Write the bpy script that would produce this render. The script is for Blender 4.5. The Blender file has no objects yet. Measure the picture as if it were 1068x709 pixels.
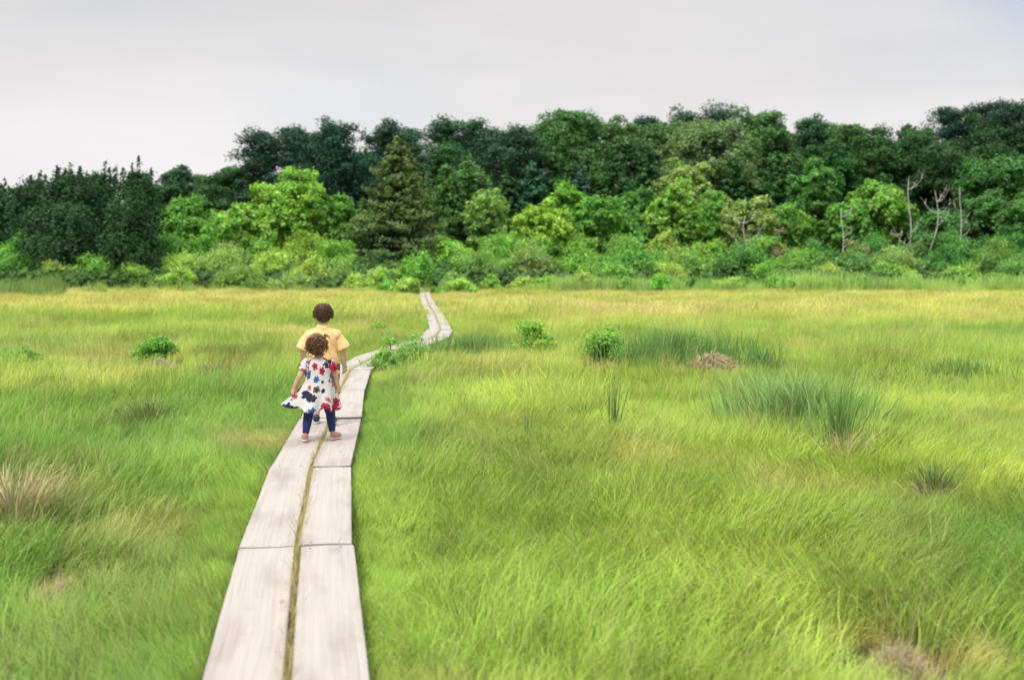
import bpy, bmesh, math, random
import numpy as np
from mathutils import Vector, Matrix

S = bpy.context.scene
COL = S.collection
rng = np.random.default_rng(11)
random.seed(5)

# ------------------------------------------------------------------ camera model (photo pixels 1068 x 709)
F, CX, CY, HOR, CAMH = 1200.0, 534.0, 354.5, 275.0, 1.5
PITCH = math.atan((CY - HOR) / F)
def ray(px, py):
    u, v = px - CX, CY - py
    cp, sp = math.cos(PITCH), math.sin(PITCH)
    return np.array([u, F * cp + v * sp, v * cp - F * sp])
def at(px, py, z=0.0):
    d = ray(px, py); t = (z - CAMH) / d[2]
    return d[0] * t, d[1] * t
def at_depth(px, py, Y):
    d = ray(px, py); t = Y / d[1]
    return d[0] * t, CAMH + d[2] * t

# ------------------------------------------------------------------ noise
def _h(ix, iy, seed):
    n = (ix.astype(np.int64) * 374761393 + iy.astype(np.int64) * 668265263 + seed * 974711) & 0x7fffffff
    n = ((n ^ (n >> 13)) * 1274126177) & 0x7fffffff
    return ((n ^ (n >> 16)) & 0xffff) / 65535.0
def vnoise(x, y, seed=0):
    x = np.asarray(x, float); y = np.asarray(y, float)
    ix, iy = np.floor(x), np.floor(y); fx, fy = x - ix, y - iy
    fx = fx * fx * (3 - 2 * fx); fy = fy * fy * (3 - 2 * fy)
    a = _h(ix, iy, seed); b = _h(ix + 1, iy, seed); c = _h(ix, iy + 1, seed); d = _h(ix + 1, iy + 1, seed)
    return (a * (1 - fx) + b * fx) * (1 - fy) + (c * (1 - fx) + d * fx) * fy
def fbm(x, y, seed=0, o=3):
    s, a, t = 0, 1.0, 0
    for i in range(o):
        s = s + a * vnoise(x * 2 ** i, y * 2 ** i, seed + i * 7); t += a; a *= .5
    return s / t
def sstep(a, b, x):
    t = np.clip((x - a) / (b - a), 0, 1); return t * t * (3 - 2 * t)

# ------------------------------------------------------------------ boardwalk line (centre of the gap between planks)
NODES = [(-.70, 3.35), (-1.150, 6.04), (-1.49, 8.45), (-1.76, 11.15), (-2.06, 13.7), (-2.30, 16.3), (-2.22, 18.7), (-1.88, 21.0),
         (-1.58, 23.6), (-1.64, 26.3), (-1.86, 29.0), (-2.09, 31.8), (-2.34, 34.7), (-2.62, 37.6), (-2.90, 40.6), (-3.18, 43.7),
         (-3.46, 46.9), (-3.75, 50.2), (-4.02, 53.6), (-4.30, 57.0), (-4.6, 60.5)]
def walk_dist(x, y):
    d = np.full(np.shape(x), 1e9)
    for (x0, y0), (x1, y1) in zip([(-.20, .5)] + NODES[:-1], NODES):
        dx, dy = x1 - x0, y1 - y0
        t = np.clip(((x - x0) * dx + (y - y0) * dy) / (dx * dx + dy * dy), 0, 1)
        d = np.minimum(d, np.hypot(x - x0 - t * dx, y - y0 - t * dy))
    return d
def ground(x, y):
    x = np.asarray(x, float); y = np.asarray(y, float)
    bump = (fbm(x * .35, y * .35, 3) - .5) * .22 + (fbm(x * 1.3, y * 1.3, 9) - .5) * .10
    wd = sstep(.3, 1.3, walk_dist(x, y)) if np.size(x) else 0
    z = -.17 + bump * (.25 + .75 * wd)
    return z + np.where(y > 64, .068 * (y - 64) * sstep(64, 74, y), 0)
def gz(x, y): return float(ground(np.array([x]), np.array([y]))[0])

# ------------------------------------------------------------------ helpers
def tag(o, label=None, cat=None, group=None, kind=None):
    if label: o['label'] = label
    if cat: o['category'] = cat
    if group: o['group'] = group
    if kind: o['kind'] = kind
    return o
def empty(name, loc, rz=0):
    o = bpy.data.objects.new(name, None); COL.objects.link(o)
    o.location = loc; o.rotation_euler = (0, 0, rz); o.empty_display_size = .2
    return o
def link(name, me, mat, parent=None, loc=(0, 0, 0)):
    o = bpy.data.objects.new(name, me); COL.objects.link(o); o.location = loc
    if mat and not me.materials: me.materials.append(mat)
    if parent: o.parent = parent
    return o
def mesh_np(name, V, Fc, attrs=None, smooth=False):
    """V (n,3); Fc list of arrays (m,k)"""
    me = bpy.data.meshes.new(name)
    V = np.asarray(V, np.float32)
    if not isinstance(Fc, list): Fc = [Fc]
    Fc = [np.asarray(f, np.int32) for f in Fc if len(f)]
    tot = sum(f.size for f in Fc); nf = sum(len(f) for f in Fc)
    me.vertices.add(len(V)); me.vertices.foreach_set('co', V.ravel())
    me.loops.add(tot); me.loops.foreach_set('vertex_index', np.concatenate([f.ravel() for f in Fc]))
    sizes = np.concatenate([np.full(len(f), f.shape[1]) for f in Fc])
    starts = np.concatenate([[0], np.cumsum(sizes)[:-1]]).astype(np.int32)
    me.polygons.add(nf); me.polygons.foreach_set('loop_start', starts)
    if smooth: me.polygons.foreach_set('use_smooth', np.ones(nf, bool))
    me.update(calc_edges=True)
    for k, a in (attrs or {}).items():
        at_ = me.attributes.new(k, 'FLOAT_VECTOR', 'POINT'); at_.data.foreach_set('vector', np.asarray(a, np.float32).ravel())
    me.validate()
    return me
def unit(v): return v / (np.linalg.norm(v, axis=-1, keepdims=True) + 1e-9)

class Tubes:
    """collects tapered tubes into one mesh"""
    def __init__(s): s.V = []; s.Fq = []; s.n = 0
    def add(s, pts, rad, k=7):
        pts = np.asarray(pts, float); m = len(pts)
        rad = np.broadcast_to(np.asarray(rad, float), (m,))
        T = unit(np.gradient(pts, axis=0))
        ref = np.array([1., 0, 0]) if abs(T[0][0]) < .8 else np.array([0, 1., 0])
        A = unit(np.cross(T, ref)); B = np.cross(T, A)
        th = np.linspace(0, 2 * math.pi, k, endpoint=False)
        ring = pts[:, None] + rad[:, None, None] * (np.cos(th)[None, :, None] * A[:, None] + np.sin(th)[None, :, None] * B[:, None])
        base = s.n; s.V.append(ring.reshape(-1, 3)); s.n += m * k
        i = np.arange(m - 1)[:, None] * k; j = np.arange(k)[None]; j2 = (j + 1) % k
        s.Fq.append((base + np.stack([i + j, i + j2, i + k + j2, i + k + j], -1)).reshape(-1, 4))
        for r in (0, m - 1):     # caps
            c = s.n; s.V.append(pts[r][None]); s.n += 1
            jj = np.arange(k); o = base + r * k
            s.Fq.append(np.stack([o + jj, o + (jj + 1) % k, np.full(k, c), np.full(k, c)], -1))
        return s
    def mesh(s, name):
        q = np.concatenate(s.Fq); tri = q[:, 2] == q[:, 3]
        return mesh_np(name, np.concatenate(s.V), [q[~tri], q[tri][:, :3]], smooth=True)

# ------------------------------------------------------------------ materials
def new_mat(name):
    m = bpy.data.materials.new(name); m.use_nodes = True
    nt = m.node_tree; nt.nodes.clear()
    out = nt.nodes.new('ShaderNodeOutputMaterial')
    return m, nt, out
def N(nt, typ, **kw):
    n = nt.nodes.new(typ)
    for k, v in kw.items():
        if k.startswith('i_'):
            key = k[2:]; key = int(key) if key.isdigit() else key.replace('_', ' ')
            n.inputs[key].default_value = v
        else: setattr(n, k, v)
    return n
def math_n(nt, op, a, b=None, c=None, clamp=False):
    n = nt.nodes.new('ShaderNodeMath'); n.operation = op; n.use_clamp = clamp
    for i, v in enumerate((a, b, c)):
        if v is None: continue
        if isinstance(v, (int, float)): n.inputs[i].default_value = v
        else: nt.links.new(v, n.inputs[i])
    return n.outputs[0]
def mix_c(nt, blend, fac, a, b):
    n = nt.nodes.new('ShaderNodeMix'); n.data_type = 'RGBA'; n.blend_type = blend
    for sock, v in ((n.inputs[0], fac), (n.inputs[6], a), (n.inputs[7], b)):
        if isinstance(v, (int, float)): sock.default_value = v
        elif isinstance(v, tuple): sock.default_value = (*v[:3], 1)
        else: nt.links.new(v, sock)
    return n.outputs[2]
def ramp(nt, fac, stops, interp='LINEAR'):
    n = nt.nodes.new('ShaderNodeValToRGB'); cr = n.color_ramp; cr.interpolation = interp
    while len(cr.elements) < len(stops): cr.elements.new(.5)
    for e, (p, c) in zip(cr.elements, stops): e.position = p; e.color = (*c, 1)
    nt.links.new(fac, n.inputs[0]); return n.outputs[0]
def leaf_shader(nt, out, col, trans=.3, rough=.55, spec=.25, tr_tint=(1.15, 1.1, .6), normal=None):
    L = nt.links.new
    p = N(nt, 'ShaderNodeBsdfPrincipled'); p.inputs['Roughness'].default_value = rough
    p.inputs['Specular IOR Level'].default_value = spec
    L(col, p.inputs['Base Color'])
    if normal is not None: L(normal, p.inputs['Normal'])
    t = N(nt, 'ShaderNodeBsdfTranslucent'); L(mix_c(nt, 'MULTIPLY', 1.0, col, tr_tint), t.inputs[0])
    m = N(nt, 'ShaderNodeMixShader'); m.inputs[0].default_value = trans
    L(p.outputs[0], m.inputs[1]); L(t.outputs[0], m.inputs[2]); L(m.outputs[0], out.inputs[0])

# foliage: colour of the plant from the object, variation from the leaf, light tops and shaded interior painted in
def foliage_mat(name, trans=.28, spec=.2):
    m, nt, out = new_mat(name)
    oi = N(nt, 'ShaderNodeObjectInfo'); a = N(nt, 'ShaderNodeAttribute', attribute_name='lf')
    sp = N(nt, 'ShaderNodeSeparateXYZ'); nt.links.new(a.outputs['Vector'], sp.inputs[0])
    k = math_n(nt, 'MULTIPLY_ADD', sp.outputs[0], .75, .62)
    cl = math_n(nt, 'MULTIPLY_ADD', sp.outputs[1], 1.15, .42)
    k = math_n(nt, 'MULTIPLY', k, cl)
    c = mix_c(nt, 'MULTIPLY', 1.0, oi.outputs['Color'], (1, 1, 1))
    n = nt.nodes[-1]
    cc = N(nt, 'ShaderNodeCombineColor'); 
    for i in range(3): nt.links.new(k, cc.inputs[i])
    c = mix_c(nt, 'MULTIPLY', 1.0, oi.outputs['Color'], cc.outputs[0])
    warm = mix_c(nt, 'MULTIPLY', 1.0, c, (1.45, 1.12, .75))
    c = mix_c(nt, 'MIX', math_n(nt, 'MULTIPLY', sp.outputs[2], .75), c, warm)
    leaf_shader(nt, out, c, trans=trans, spec=spec)
    return m
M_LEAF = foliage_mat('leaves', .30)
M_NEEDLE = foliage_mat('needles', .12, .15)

def blade_mat(name, inst):
    """grass blades. inst: colour carried by each tuft of the meadow; otherwise by the object"""
    m, nt, out = new_mat(name)
    if inst:
        ia = N(nt, 'ShaderNodeAttribute', attribute_name='col', attribute_type='INSTANCER'); base = ia.outputs['Color']
    else:
        base = N(nt, 'ShaderNodeObjectInfo').outputs['Color']
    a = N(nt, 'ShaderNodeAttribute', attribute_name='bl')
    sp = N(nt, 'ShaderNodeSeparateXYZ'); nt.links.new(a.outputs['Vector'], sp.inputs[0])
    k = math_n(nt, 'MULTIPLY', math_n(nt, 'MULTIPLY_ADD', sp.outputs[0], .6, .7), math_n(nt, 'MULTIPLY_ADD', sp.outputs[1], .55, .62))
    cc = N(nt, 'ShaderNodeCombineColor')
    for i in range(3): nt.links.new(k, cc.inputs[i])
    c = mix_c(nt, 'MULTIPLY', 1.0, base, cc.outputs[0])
    # z of the attribute: how dry this blade is; each blade is darker toward its root
    dry = math_n(nt, 'MULTIPLY', sp.outputs[2], .8)
    c = mix_c(nt, 'MIX', dry, c, mix_c(nt, 'MULTIPLY', 1.0, cc.outputs[0], (.50, .40, .20)))
    # a thin curled blade scatters like a rounded one: soften its normal toward the sky
    g = N(nt, 'ShaderNodeNewGeometry'); vm = N(nt, 'ShaderNodeVectorMath', operation='MULTIPLY_ADD'); vm.inputs[1].default_value = (.45, .45, .45); vm.inputs[2].default_value = (0, 0, .75)
    nt.links.new(g.outputs['Normal'], vm.inputs[0]); vn = N(nt, 'ShaderNodeVectorMath', operation='NORMALIZE'); nt.links.new(vm.outputs[0], vn.inputs[0])
    leaf_shader(nt, out, c, trans=.25, rough=.55, spec=.2, tr_tint=(1.1, 1.08, .6), normal=vn.outputs[0])
    return m
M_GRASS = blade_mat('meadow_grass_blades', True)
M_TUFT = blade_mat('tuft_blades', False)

def bark_mat(name, c0, c1):
    m, nt, out = new_mat(name)
    tc = N(nt, 'ShaderNodeTexCoord'); mp = N(nt, 'ShaderNodeMapping'); mp.inputs['Scale'].default_value = (6, 6, 1.2)
    nt.links.new(tc.outputs['Object'], mp.inputs[0])
    no = N(nt, 'ShaderNodeTexNoise'); no.inputs['Scale'].default_value = 2.5; no.inputs['Detail'].default_value = 6
    nt.links.new(mp.outputs[0], no.inputs[0])
    c = ramp(nt, no.outputs[0], [(.3, c0), (.7, c1)])
    p = N(nt, 'ShaderNodeBsdfPrincipled'); p.inputs['Roughness'].default_value = .9; nt.links.new(c, p.inputs[0])
    b = N(nt, 'ShaderNodeBump'); b.inputs['Strength'].default_value = .6; nt.links.new(no.outputs[0], b.inputs['Height']); nt.links.new(b.outputs[0], p.inputs['Normal'])
    nt.links.new(p.outputs[0], out.inputs[0]); return m
M_BARK = bark_mat('bark', (.05, .04, .03), (.14, .11, .09))
M_DEAD = bark_mat('bleached_dead_wood', (.38, .35, .31), (.72, .68, .63))

def ground_mat():
    m, nt, out = new_mat('peaty_ground')
    g = N(nt, 'ShaderNodeNewGeometry')
    n1 = N(nt, 'ShaderNodeTexNoise'); n1.inputs['Scale'].default_value = .5; n1.inputs['Detail'].default_value = 5
    n2 = N(nt, 'ShaderNodeTexNoise'); n2.inputs['Scale'].default_value = 14; n2.inputs['Detail'].default_value = 8
    nt.links.new(g.outputs['Position'], n1.inputs[0]); nt.links.new(g.outputs['Position'], n2.inputs[0])
    a = ramp(nt, n1.outputs[0], [(.35, (.05, .075, .015)), (.65, (.11, .12, .035))])
    b = ramp(nt, n2.outputs[0], [(.3, (.35, .3, .25)), (.7, (1.2, 1.1, .9))])
    c = mix_c(nt, 'MULTIPLY', .8, a, b)
    p = N(nt, 'ShaderNodeBsdfPrincipled'); p.inputs['Roughness'].default_value = .95; nt.links.new(c, p.inputs[0])
    bp = N(nt, 'ShaderNodeBump'); bp.inputs['Strength'].default_value = .7; nt.links.new(n2.outputs[0], bp.inputs['Height']); nt.links.new(bp.outputs[0], p.inputs['Normal'])
    nt.links.new(p.outputs[0], out.inputs[0]); return m

def plank_mat():
    m, nt, out = new_mat('weathered_plank')
    L = nt.links.new
    tc = N(nt, 'ShaderNodeTexCoord'); oi = N(nt, 'ShaderNodeObjectInfo')
    off = N(nt, 'ShaderNodeVectorMath', operation='ADD')
    cmb = N(nt, 'ShaderNodeCombineXYZ'); L(math_n(nt, 'MULTIPLY', oi.outputs['Random'], 37.), cmb.inputs[0]); L(math_n(nt, 'MULTIPLY', oi.outputs['Random'], 91.), cmb.inputs[1])
    L(tc.outputs['Object'], off.inputs[0]); L(cmb.outputs[0], off.inputs[1])
    # wandering grain
    wob = N(nt, 'ShaderNodeTexNoise'); wob.inputs['Scale'].default_value = 1.6; wob.inputs['Detail'].default_value = 2
    L(off.outputs[0], wob.inputs[0])
    add = N(nt, 'ShaderNodeVectorMath', operation='MULTIPLY_ADD'); add.inputs[1].default_value = (.035, .0, .0)
    L(wob.outputs['Color'], add.inputs[0]); L(off.outputs[0], add.inputs[2])
    mp = N(nt, 'ShaderNodeMapping'); mp.inputs['Scale'].default_value = (46, .8, 20); L(add.outputs[0], mp.inputs[0])
    gr = N(nt, 'ShaderNodeTexNoise'); gr.inputs['Scale'].default_value = 1.; gr.inputs['Detail'].default_value = 7; gr.inputs['Roughness'].default_value = .65; L(mp.outputs[0], gr.inputs[0])
    mp2 = N(nt, 'ShaderNodeMapping'); mp2.inputs['Scale'].default_value = (3.5, .9, 3); L(off.outputs[0], mp2.inputs[0])
    st = N(nt, 'ShaderNodeTexNoise'); st.inputs['Scale'].default_value = 1.5; st.inputs['Detail'].default_value = 5; L(mp2.outputs[0], st.inputs[0])
    kn = N(nt, 'ShaderNodeTexVoronoi'); kn.inputs['Scale'].default_value = 1.0
    mp3 = N(nt, 'ShaderNodeMapping'); mp3.inputs['Scale'].default_value = (5.5, 1.9, 5); L(add.outputs[0], mp3.inputs[0]); L(mp3.outputs[0], kn.inputs[0])
    c = ramp(nt, gr.outputs[0], [(.24, (.34, .305, .28)), (.42, (.425, .392, .368)), (.72, (.495, .46, .433))])
    c = mix_c(nt, 'MULTIPLY', .75, c, ramp(nt, st.outputs[0], [(.30, (.74, .69, .65)), (.5, (1, .98, .96)), (.72, (1.06, 1.03, 1.0))]))
    c = mix_c(nt, 'MIX', math_n(nt, 'MULTIPLY', ramp(nt, kn.outputs['Distance'], [(.04, (1, 1, 1)), (.10, (0, 0, 0))]), .6), c, (.22, .15, .11))
    # darker brown sides and underside
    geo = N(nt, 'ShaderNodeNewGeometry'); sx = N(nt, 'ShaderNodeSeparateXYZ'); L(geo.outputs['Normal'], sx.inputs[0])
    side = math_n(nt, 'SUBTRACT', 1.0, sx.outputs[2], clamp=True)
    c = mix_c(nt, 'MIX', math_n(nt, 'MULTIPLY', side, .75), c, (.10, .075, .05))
    p = N(nt, 'ShaderNodeBsdfPrincipled'); p.inputs['Roughness'].default_value = .8; p.inputs['Specular IOR Level'].default_value = .3; L(c, p.inputs[0])
    b = N(nt, 'ShaderNodeBump'); b.inputs['Strength'].default_value = .35; b.inputs['Distance'].default_value = .01; L(gr.outputs[0], b.inputs['Height']); L(b.outputs[0], p.inputs['Normal'])
    L(p.outputs[0], out.inputs[0]); return m
M_PLANK = plank_mat()
M_BEAM = bark_mat('rusty_brown_beam', (.10, .05, .03), (.22, .12, .07))

def cloth_mat(name, c, rough=.85, scale=60, sheen=.2, bump=.3):
    m, nt, out = new_mat(name)
    tc = N(nt, 'ShaderNodeTexCoord'); no = N(nt, 'ShaderNodeTexNoise'); no.inputs['Scale'].default_value = 9; no.inputs['Detail'].default_value = 5
    nt.links.new(tc.outputs['Object'], no.inputs[0])
    cc = ramp(nt, no.outputs[0], [(.3, tuple(x * .85 for x in c)), (.7, tuple(min(1, x * 1.08) for x in c))])
    p = N(nt, 'ShaderNodeBsdfPrincipled'); p.inputs['Roughness'].default_value = rough; nt.links.new(cc, p.inputs[0])
    p.inputs['Specular IOR Level'].default_value = .2
    p.inputs['Sheen Weight'].default_value = sheen
    b = N(nt, 'ShaderNodeBump'); b.inputs['Strength'].default_value = bump; b.inputs['Distance'].default_value = .02; nt.links.new(no.outputs[0], b.inputs['Height']); nt.links.new(b.outputs[0], p.inputs['Normal'])
    nt.links.new(p.outputs[0], out.inputs[0]); return m
def skin_mat():
    m, nt, out = new_mat('skin')
    tc = N(nt, 'ShaderNodeTexCoord'); no = N(nt, 'ShaderNodeTexNoise'); no.inputs['Scale'].default_value = 14; no.inputs['Detail'].default_value = 4
    nt.links.new(tc.outputs['Object'], no.inputs[0])
    c = ramp(nt, no.outputs[0], [(.3, (.62, .36, .255)), (.7, (.72, .44, .32))])
    p = N(nt, 'ShaderNodeBsdfPrincipled'); p.inputs['Roughness'].default_value = .5; nt.links.new(c, p.inputs[0])
    p.inputs['Subsurface Weight'].default_value = .1; p.inputs['Subsurface Radius'].default_value = (.01, .004, .002)
    nt.links.new(p.outputs[0], out.inputs[0]); return m
M_SKIN = skin_mat()
def floral_mat():
    m, nt, out = new_mat('white_floral_cloth'); L = nt.links.new
    uv = N(nt, 'ShaderNodeUVMap'); uv.uv_map = 'UVMap'
    mp = N(nt, 'ShaderNodeVectorMath', operation='MULTIPLY'); mp.inputs[1].default_value = (9.2, 9.2, 0); L(uv.outputs[0], mp.inputs[0])
    def layer(offset, size, stops, seed_socket=None):
        ad = N(nt, 'ShaderNodeVectorMath', operation='ADD'); ad.inputs[1].default_value = offset; L(mp.outputs[0], ad.inputs[0])
        vo = N(nt, 'ShaderNodeTexVoronoi'); vo.voronoi_dimensions = '2D'; vo.inputs['Scale'].default_value = 1.0; vo.inputs['Randomness'].default_value = .75; L(ad.outputs[0], vo.inputs[0])
        df = N(nt, 'ShaderNodeVectorMath', operation='SUBTRACT'); L(ad.outputs[0], df.inputs[0]); L(vo.outputs['Position'], df.inputs[1])
        s = N(nt, 'ShaderNodeSeparateXYZ'); L(df.outputs[0], s.inputs[0])
        sc = N(nt, 'ShaderNodeSeparateColor'); L(vo.outputs['Color'], sc.inputs[0])
        ang = math_n(nt, 'ARCTAN2', s.outputs[1], s.outputs[0])
        pet = math_n(nt, 'MULTIPLY_ADD', math_n(nt, 'POWER', math_n(nt, 'ABSOLUTE', math_n(nt, 'COSINE', math_n(nt, 'MULTIPLY_ADD', ang, 2.5, math_n(nt, 'MULTIPLY', sc.outputs[1], 6.28)))), .45), 1.7, -.9)
        no = N(nt, 'ShaderNodeTexNoise'); no.inputs['Scale'].default_value = 5; L(ad.outputs[0], no.inputs[0])
        rad = math_n(nt, 'MULTIPLY', math_n(nt, 'MULTIPLY_ADD', pet, .11, .29), math_n(nt, 'MULTIPLY_ADD', sc.outputs[2], .7, size))
        rad = math_n(nt, 'ADD', rad, math_n(nt, 'MULTIPLY_ADD', no.outputs[0], .34, -.17))
        mask = math_n(nt, 'MULTIPLY', math_n(nt, 'LESS_THAN', vo.outputs['Distance'], rad), math_n(nt, 'GREATER_THAN', math_n(nt, 'FRACT', math_n(nt, 'MULTIPLY', sc.outputs[1], 7.3)), .08))
        core = math_n(nt, 'LESS_THAN', vo.outputs['Distance'], math_n(nt, 'MULTIPLY', rad, .28))
        colr = ramp(nt, sc.outputs[0], stops, 'CONSTANT')
        colr = mix_c(nt, 'MULTIPLY', .7, colr, ramp(nt, no.outputs[0], [(.35, (.35, .35, .4)), (.6, (1.2, 1.2, 1.2))]))
        colr = mix_c(nt, 'MIX', core, colr, (.06, .03, .05))
        return mask, colr
    red, navy, blue, blk, pk = (.50, .03, .07), (.02, .025, .08), (.05, .15, .40), (.03, .04, .05), (.6, .2, .2)
    m2, c2 = layer((3.37, 7.71, 0), .30, [(0, blk), (.3, navy), (.5, blk), (.75, (.05, .09, .06)), (.9, pk)])
    m1, c1 = layer((0.2, .45, 0), .72, [(0, red), (.42, blue), (.56, red), (.78, navy), (.92, pk)])
    c = mix_c(nt, 'MIX', m2, (.70, .665, .65), c2)
    c = mix_c(nt, 'MIX', m1, c, c1)
    p = N(nt, 'ShaderNodeBsdfPrincipled'); p.inputs['Roughness'].default_value = .85; p.inputs['Specular IOR Level'].default_value = .2; L(c, p.inputs[0])
    t = N(nt, 'ShaderNodeBsdfTranslucent'); L(c, t.inputs[0]); mx = N(nt, 'ShaderNodeMixShader'); mx.inputs[0].default_value = .15
    L(p.outputs[0], mx.inputs[1]); L(t.outputs[0], mx.inputs[2]); L(mx.outputs[0], out.inputs[0]); return m

# ------------------------------------------------------------------ world, sun, camera
SUN_EL, SUN_AZ = math.radians(52), math.radians(215)       # azimuth clockwise from +Y: behind the camera, to its left
w = bpy.data.worlds.new('World'); S.world = w; w.use_nodes = True
nt = w.node_tree; nt.nodes.clear(); L = nt.links.new
out = N(nt, 'ShaderNodeOutputWorld'); bg = N(nt, 'ShaderNodeBackground'); L(bg.outputs[0], out.inputs[0])
sky = N(nt, 'ShaderNodeTexSky', sky_type='NISHITA', sun_disc=False); sky.sun_elevation = SUN_EL; sky.sun_rotation = SUN_AZ
tc = N(nt, 'ShaderNodeTexCoord'); sx = N(nt, 'ShaderNodeSeparateXYZ'); L(tc.outputs['Generated'], sx.inputs[0])
mp = N(nt, 'ShaderNodeMapping'); mp.inputs['Scale'].default_value = (1.4, 1.4, 7.5); mp.inputs['Rotation'].default_value = (0, .10, 0); L(tc.outputs['Generated'], mp.inputs[0])
cn = N(nt, 'ShaderNodeTexNoise'); cn.inputs['Scale'].default_value = 1.3; cn.inputs['Detail'].default_value = 5; cn.inputs['Roughness'].default_value = .5; L(mp.outputs[0], cn.inputs[0])
# overcast: brighter overhead than at the horizon (CIE overcast sky)
zen = N(nt, 'ShaderNodeMapRange'); zen.inputs[1].default_value = .22; zen.inputs[2].default_value = .95; zen.inputs[3].default_value = 0; zen.inputs[4].default_value = 1.; L(sx.outputs[2], zen.inputs[0])
low = N(nt, 'ShaderNodeMapRange'); low.inputs[1].default_value = .0; low.inputs[2].default_value = .24; low.inputs[3].default_value = .86; low.inputs[4].default_value = .735; L(sx.outputs[2], low.inputs[0])
lum = math_n(nt, 'MULTIPLY_ADD', zen.outputs[0], 1.35, low.outputs[0])
lum = math_n(nt, 'MULTIPLY', lum, math_n(nt, 'MULTIPLY_ADD', cn.outputs[0], .40, .83))
cl = N(nt, 'ShaderNodeCombineColor'); L(lum, cl.inputs[0]); L(math_n(nt, 'MULTIPLY', lum, .983), cl.inputs[1]); L(math_n(nt, 'MULTIPLY', lum, .982), cl.inputs[2])
# thin places in the cloud where the blue comes through
mp2 = N(nt, 'ShaderNodeMapping'); mp2.inputs['Scale'].default_value = (2.2, 2.2, 5); mp2.inputs['Location'].default_value = (.3, .0, .2); L(tc.outputs['Generated'], mp2.inputs[0])
bn = N(nt, 'ShaderNodeTexNoise'); bn.inputs['Scale'].default_value = 1.6; bn.inputs['Detail'].default_value = 4; L(mp2.outputs[0], bn.inputs[0])
hole = N(nt, 'ShaderNodeMapRange'); hole.inputs[1].default_value = .52; hole.inputs[2].default_value = .75; hole.inputs[3].default_value = 0.0; hole.inputs[4].default_value = .14; L(bn.outputs[0], hole.inputs[0])
edge_ = N(nt, 'ShaderNodeMapRange'); edge_.inputs[1].default_value = .55; edge_.inputs[2].default_value = .78; edge_.inputs[4].default_value = .8; L(math_n(nt, 'MULTIPLY_ADD', sx.outputs[2], 1.2, sx.outputs[0]), edge_.inputs[0])
lowsky = N(nt, 'ShaderNodeMapRange'); lowsky.inputs[1].default_value = .28; lowsky.inputs[2].default_value = .45; lowsky.inputs[3].default_value = 1.; lowsky.inputs[4].default_value = 0.; L(sx.outputs[2], lowsky.inputs[0])
holes = math_n(nt, 'MAXIMUM', hole.outputs[0], math_n(nt, 'MULTIPLY', math_n(nt, 'MULTIPLY', edge_.outputs[0], lowsky.outputs[0]), math_n(nt, 'MULTIPLY_ADD', bn.outputs[0], 1.2, .35)))
skc = mix_c(nt, 'MULTIPLY', 1.0, sky.outputs[0], (.085, .108, .135))
L(mix_c(nt, 'MIX', holes, cl.outputs[0], skc), bg.inputs[0]); bg.inputs[1].default_value = 1.0

sun = bpy.data.lights.new('sun', 'SUN'); sun.energy = 2.2; sun.angle = math.radians(10); sun.color = (1, .96, .88)
so = bpy.data.objects.new('sun', sun); COL.objects.link(so); so.location = (-20, -20, 40)
sd = Vector((math.sin(SUN_AZ) * math.cos(SUN_EL), math.cos(SUN_AZ) * math.cos(SUN_EL), math.sin(SUN_EL)))
so.rotation_euler = sd.to_track_quat('Z', 'Y').to_euler()

cam = bpy.data.cameras.new('camera'); co = bpy.data.objects.new('camera', cam); COL.objects.link(co); S.camera = co
co.location = (0, 0, CAMH); co.rotation_euler = (math.pi / 2 - PITCH, 0, 0)
cam.sensor_width = 36; cam.lens = F / 1068 * 36; cam.clip_end = 2000; cam.clip_start = .05
cam.dof.use_dof = True; cam.dof.focus_distance = 10.2; cam.dof.aperture_fstop = 2.0
S.view_settings.view_transform = 'Standard'; S.view_settings.look = 'None'; S.view_settings.exposure = 0; S.view_settings.gamma = 1
S.cycles.use_denoising = True
S.cycles.max_bounces = 7; S.cycles.diffuse_bounces = 4; S.cycles.transmission_bounces = 3; S.cycles.glossy_bounces = 2
S.cycles.use_adaptive_sampling = True; S.cycles.adaptive_threshold = .015

# ------------------------------------------------------------------ ground sheet
def make_ground():
    ys = np.concatenate([np.arange(-12, 0, .8), np.arange(0, 24, .22), np.arange(24, 70, .7), np.arange(70, 150, 2.5), [180, 240, 340, 500, 800]])
    xs = np.concatenate([[-800, -400, -200, -120], np.arange(-80, -14, 2.5), np.arange(-14, 14, .22), np.arange(14, 80, 2.5), [80, 120, 200, 400, 800]])
    X, Y = np.meshgrid(xs, ys); Z = ground(X.ravel(), np.minimum(Y.ravel(), 150))
    V = np.stack([X.ravel(), Y.ravel(), Z], -1); nx, ny = len(xs), len(ys)
    i = np.arange(ny - 1)[:, None] * nx + np.arange(nx - 1)[None]
    Fq = np.stack([i, i + 1, i + nx + 1, i + nx], -1).reshape(-1, 4)
    tag(link('ground', mesh_np('ground', V, Fq, smooth=True), ground_mat()), kind='structure')
make_ground()

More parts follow.
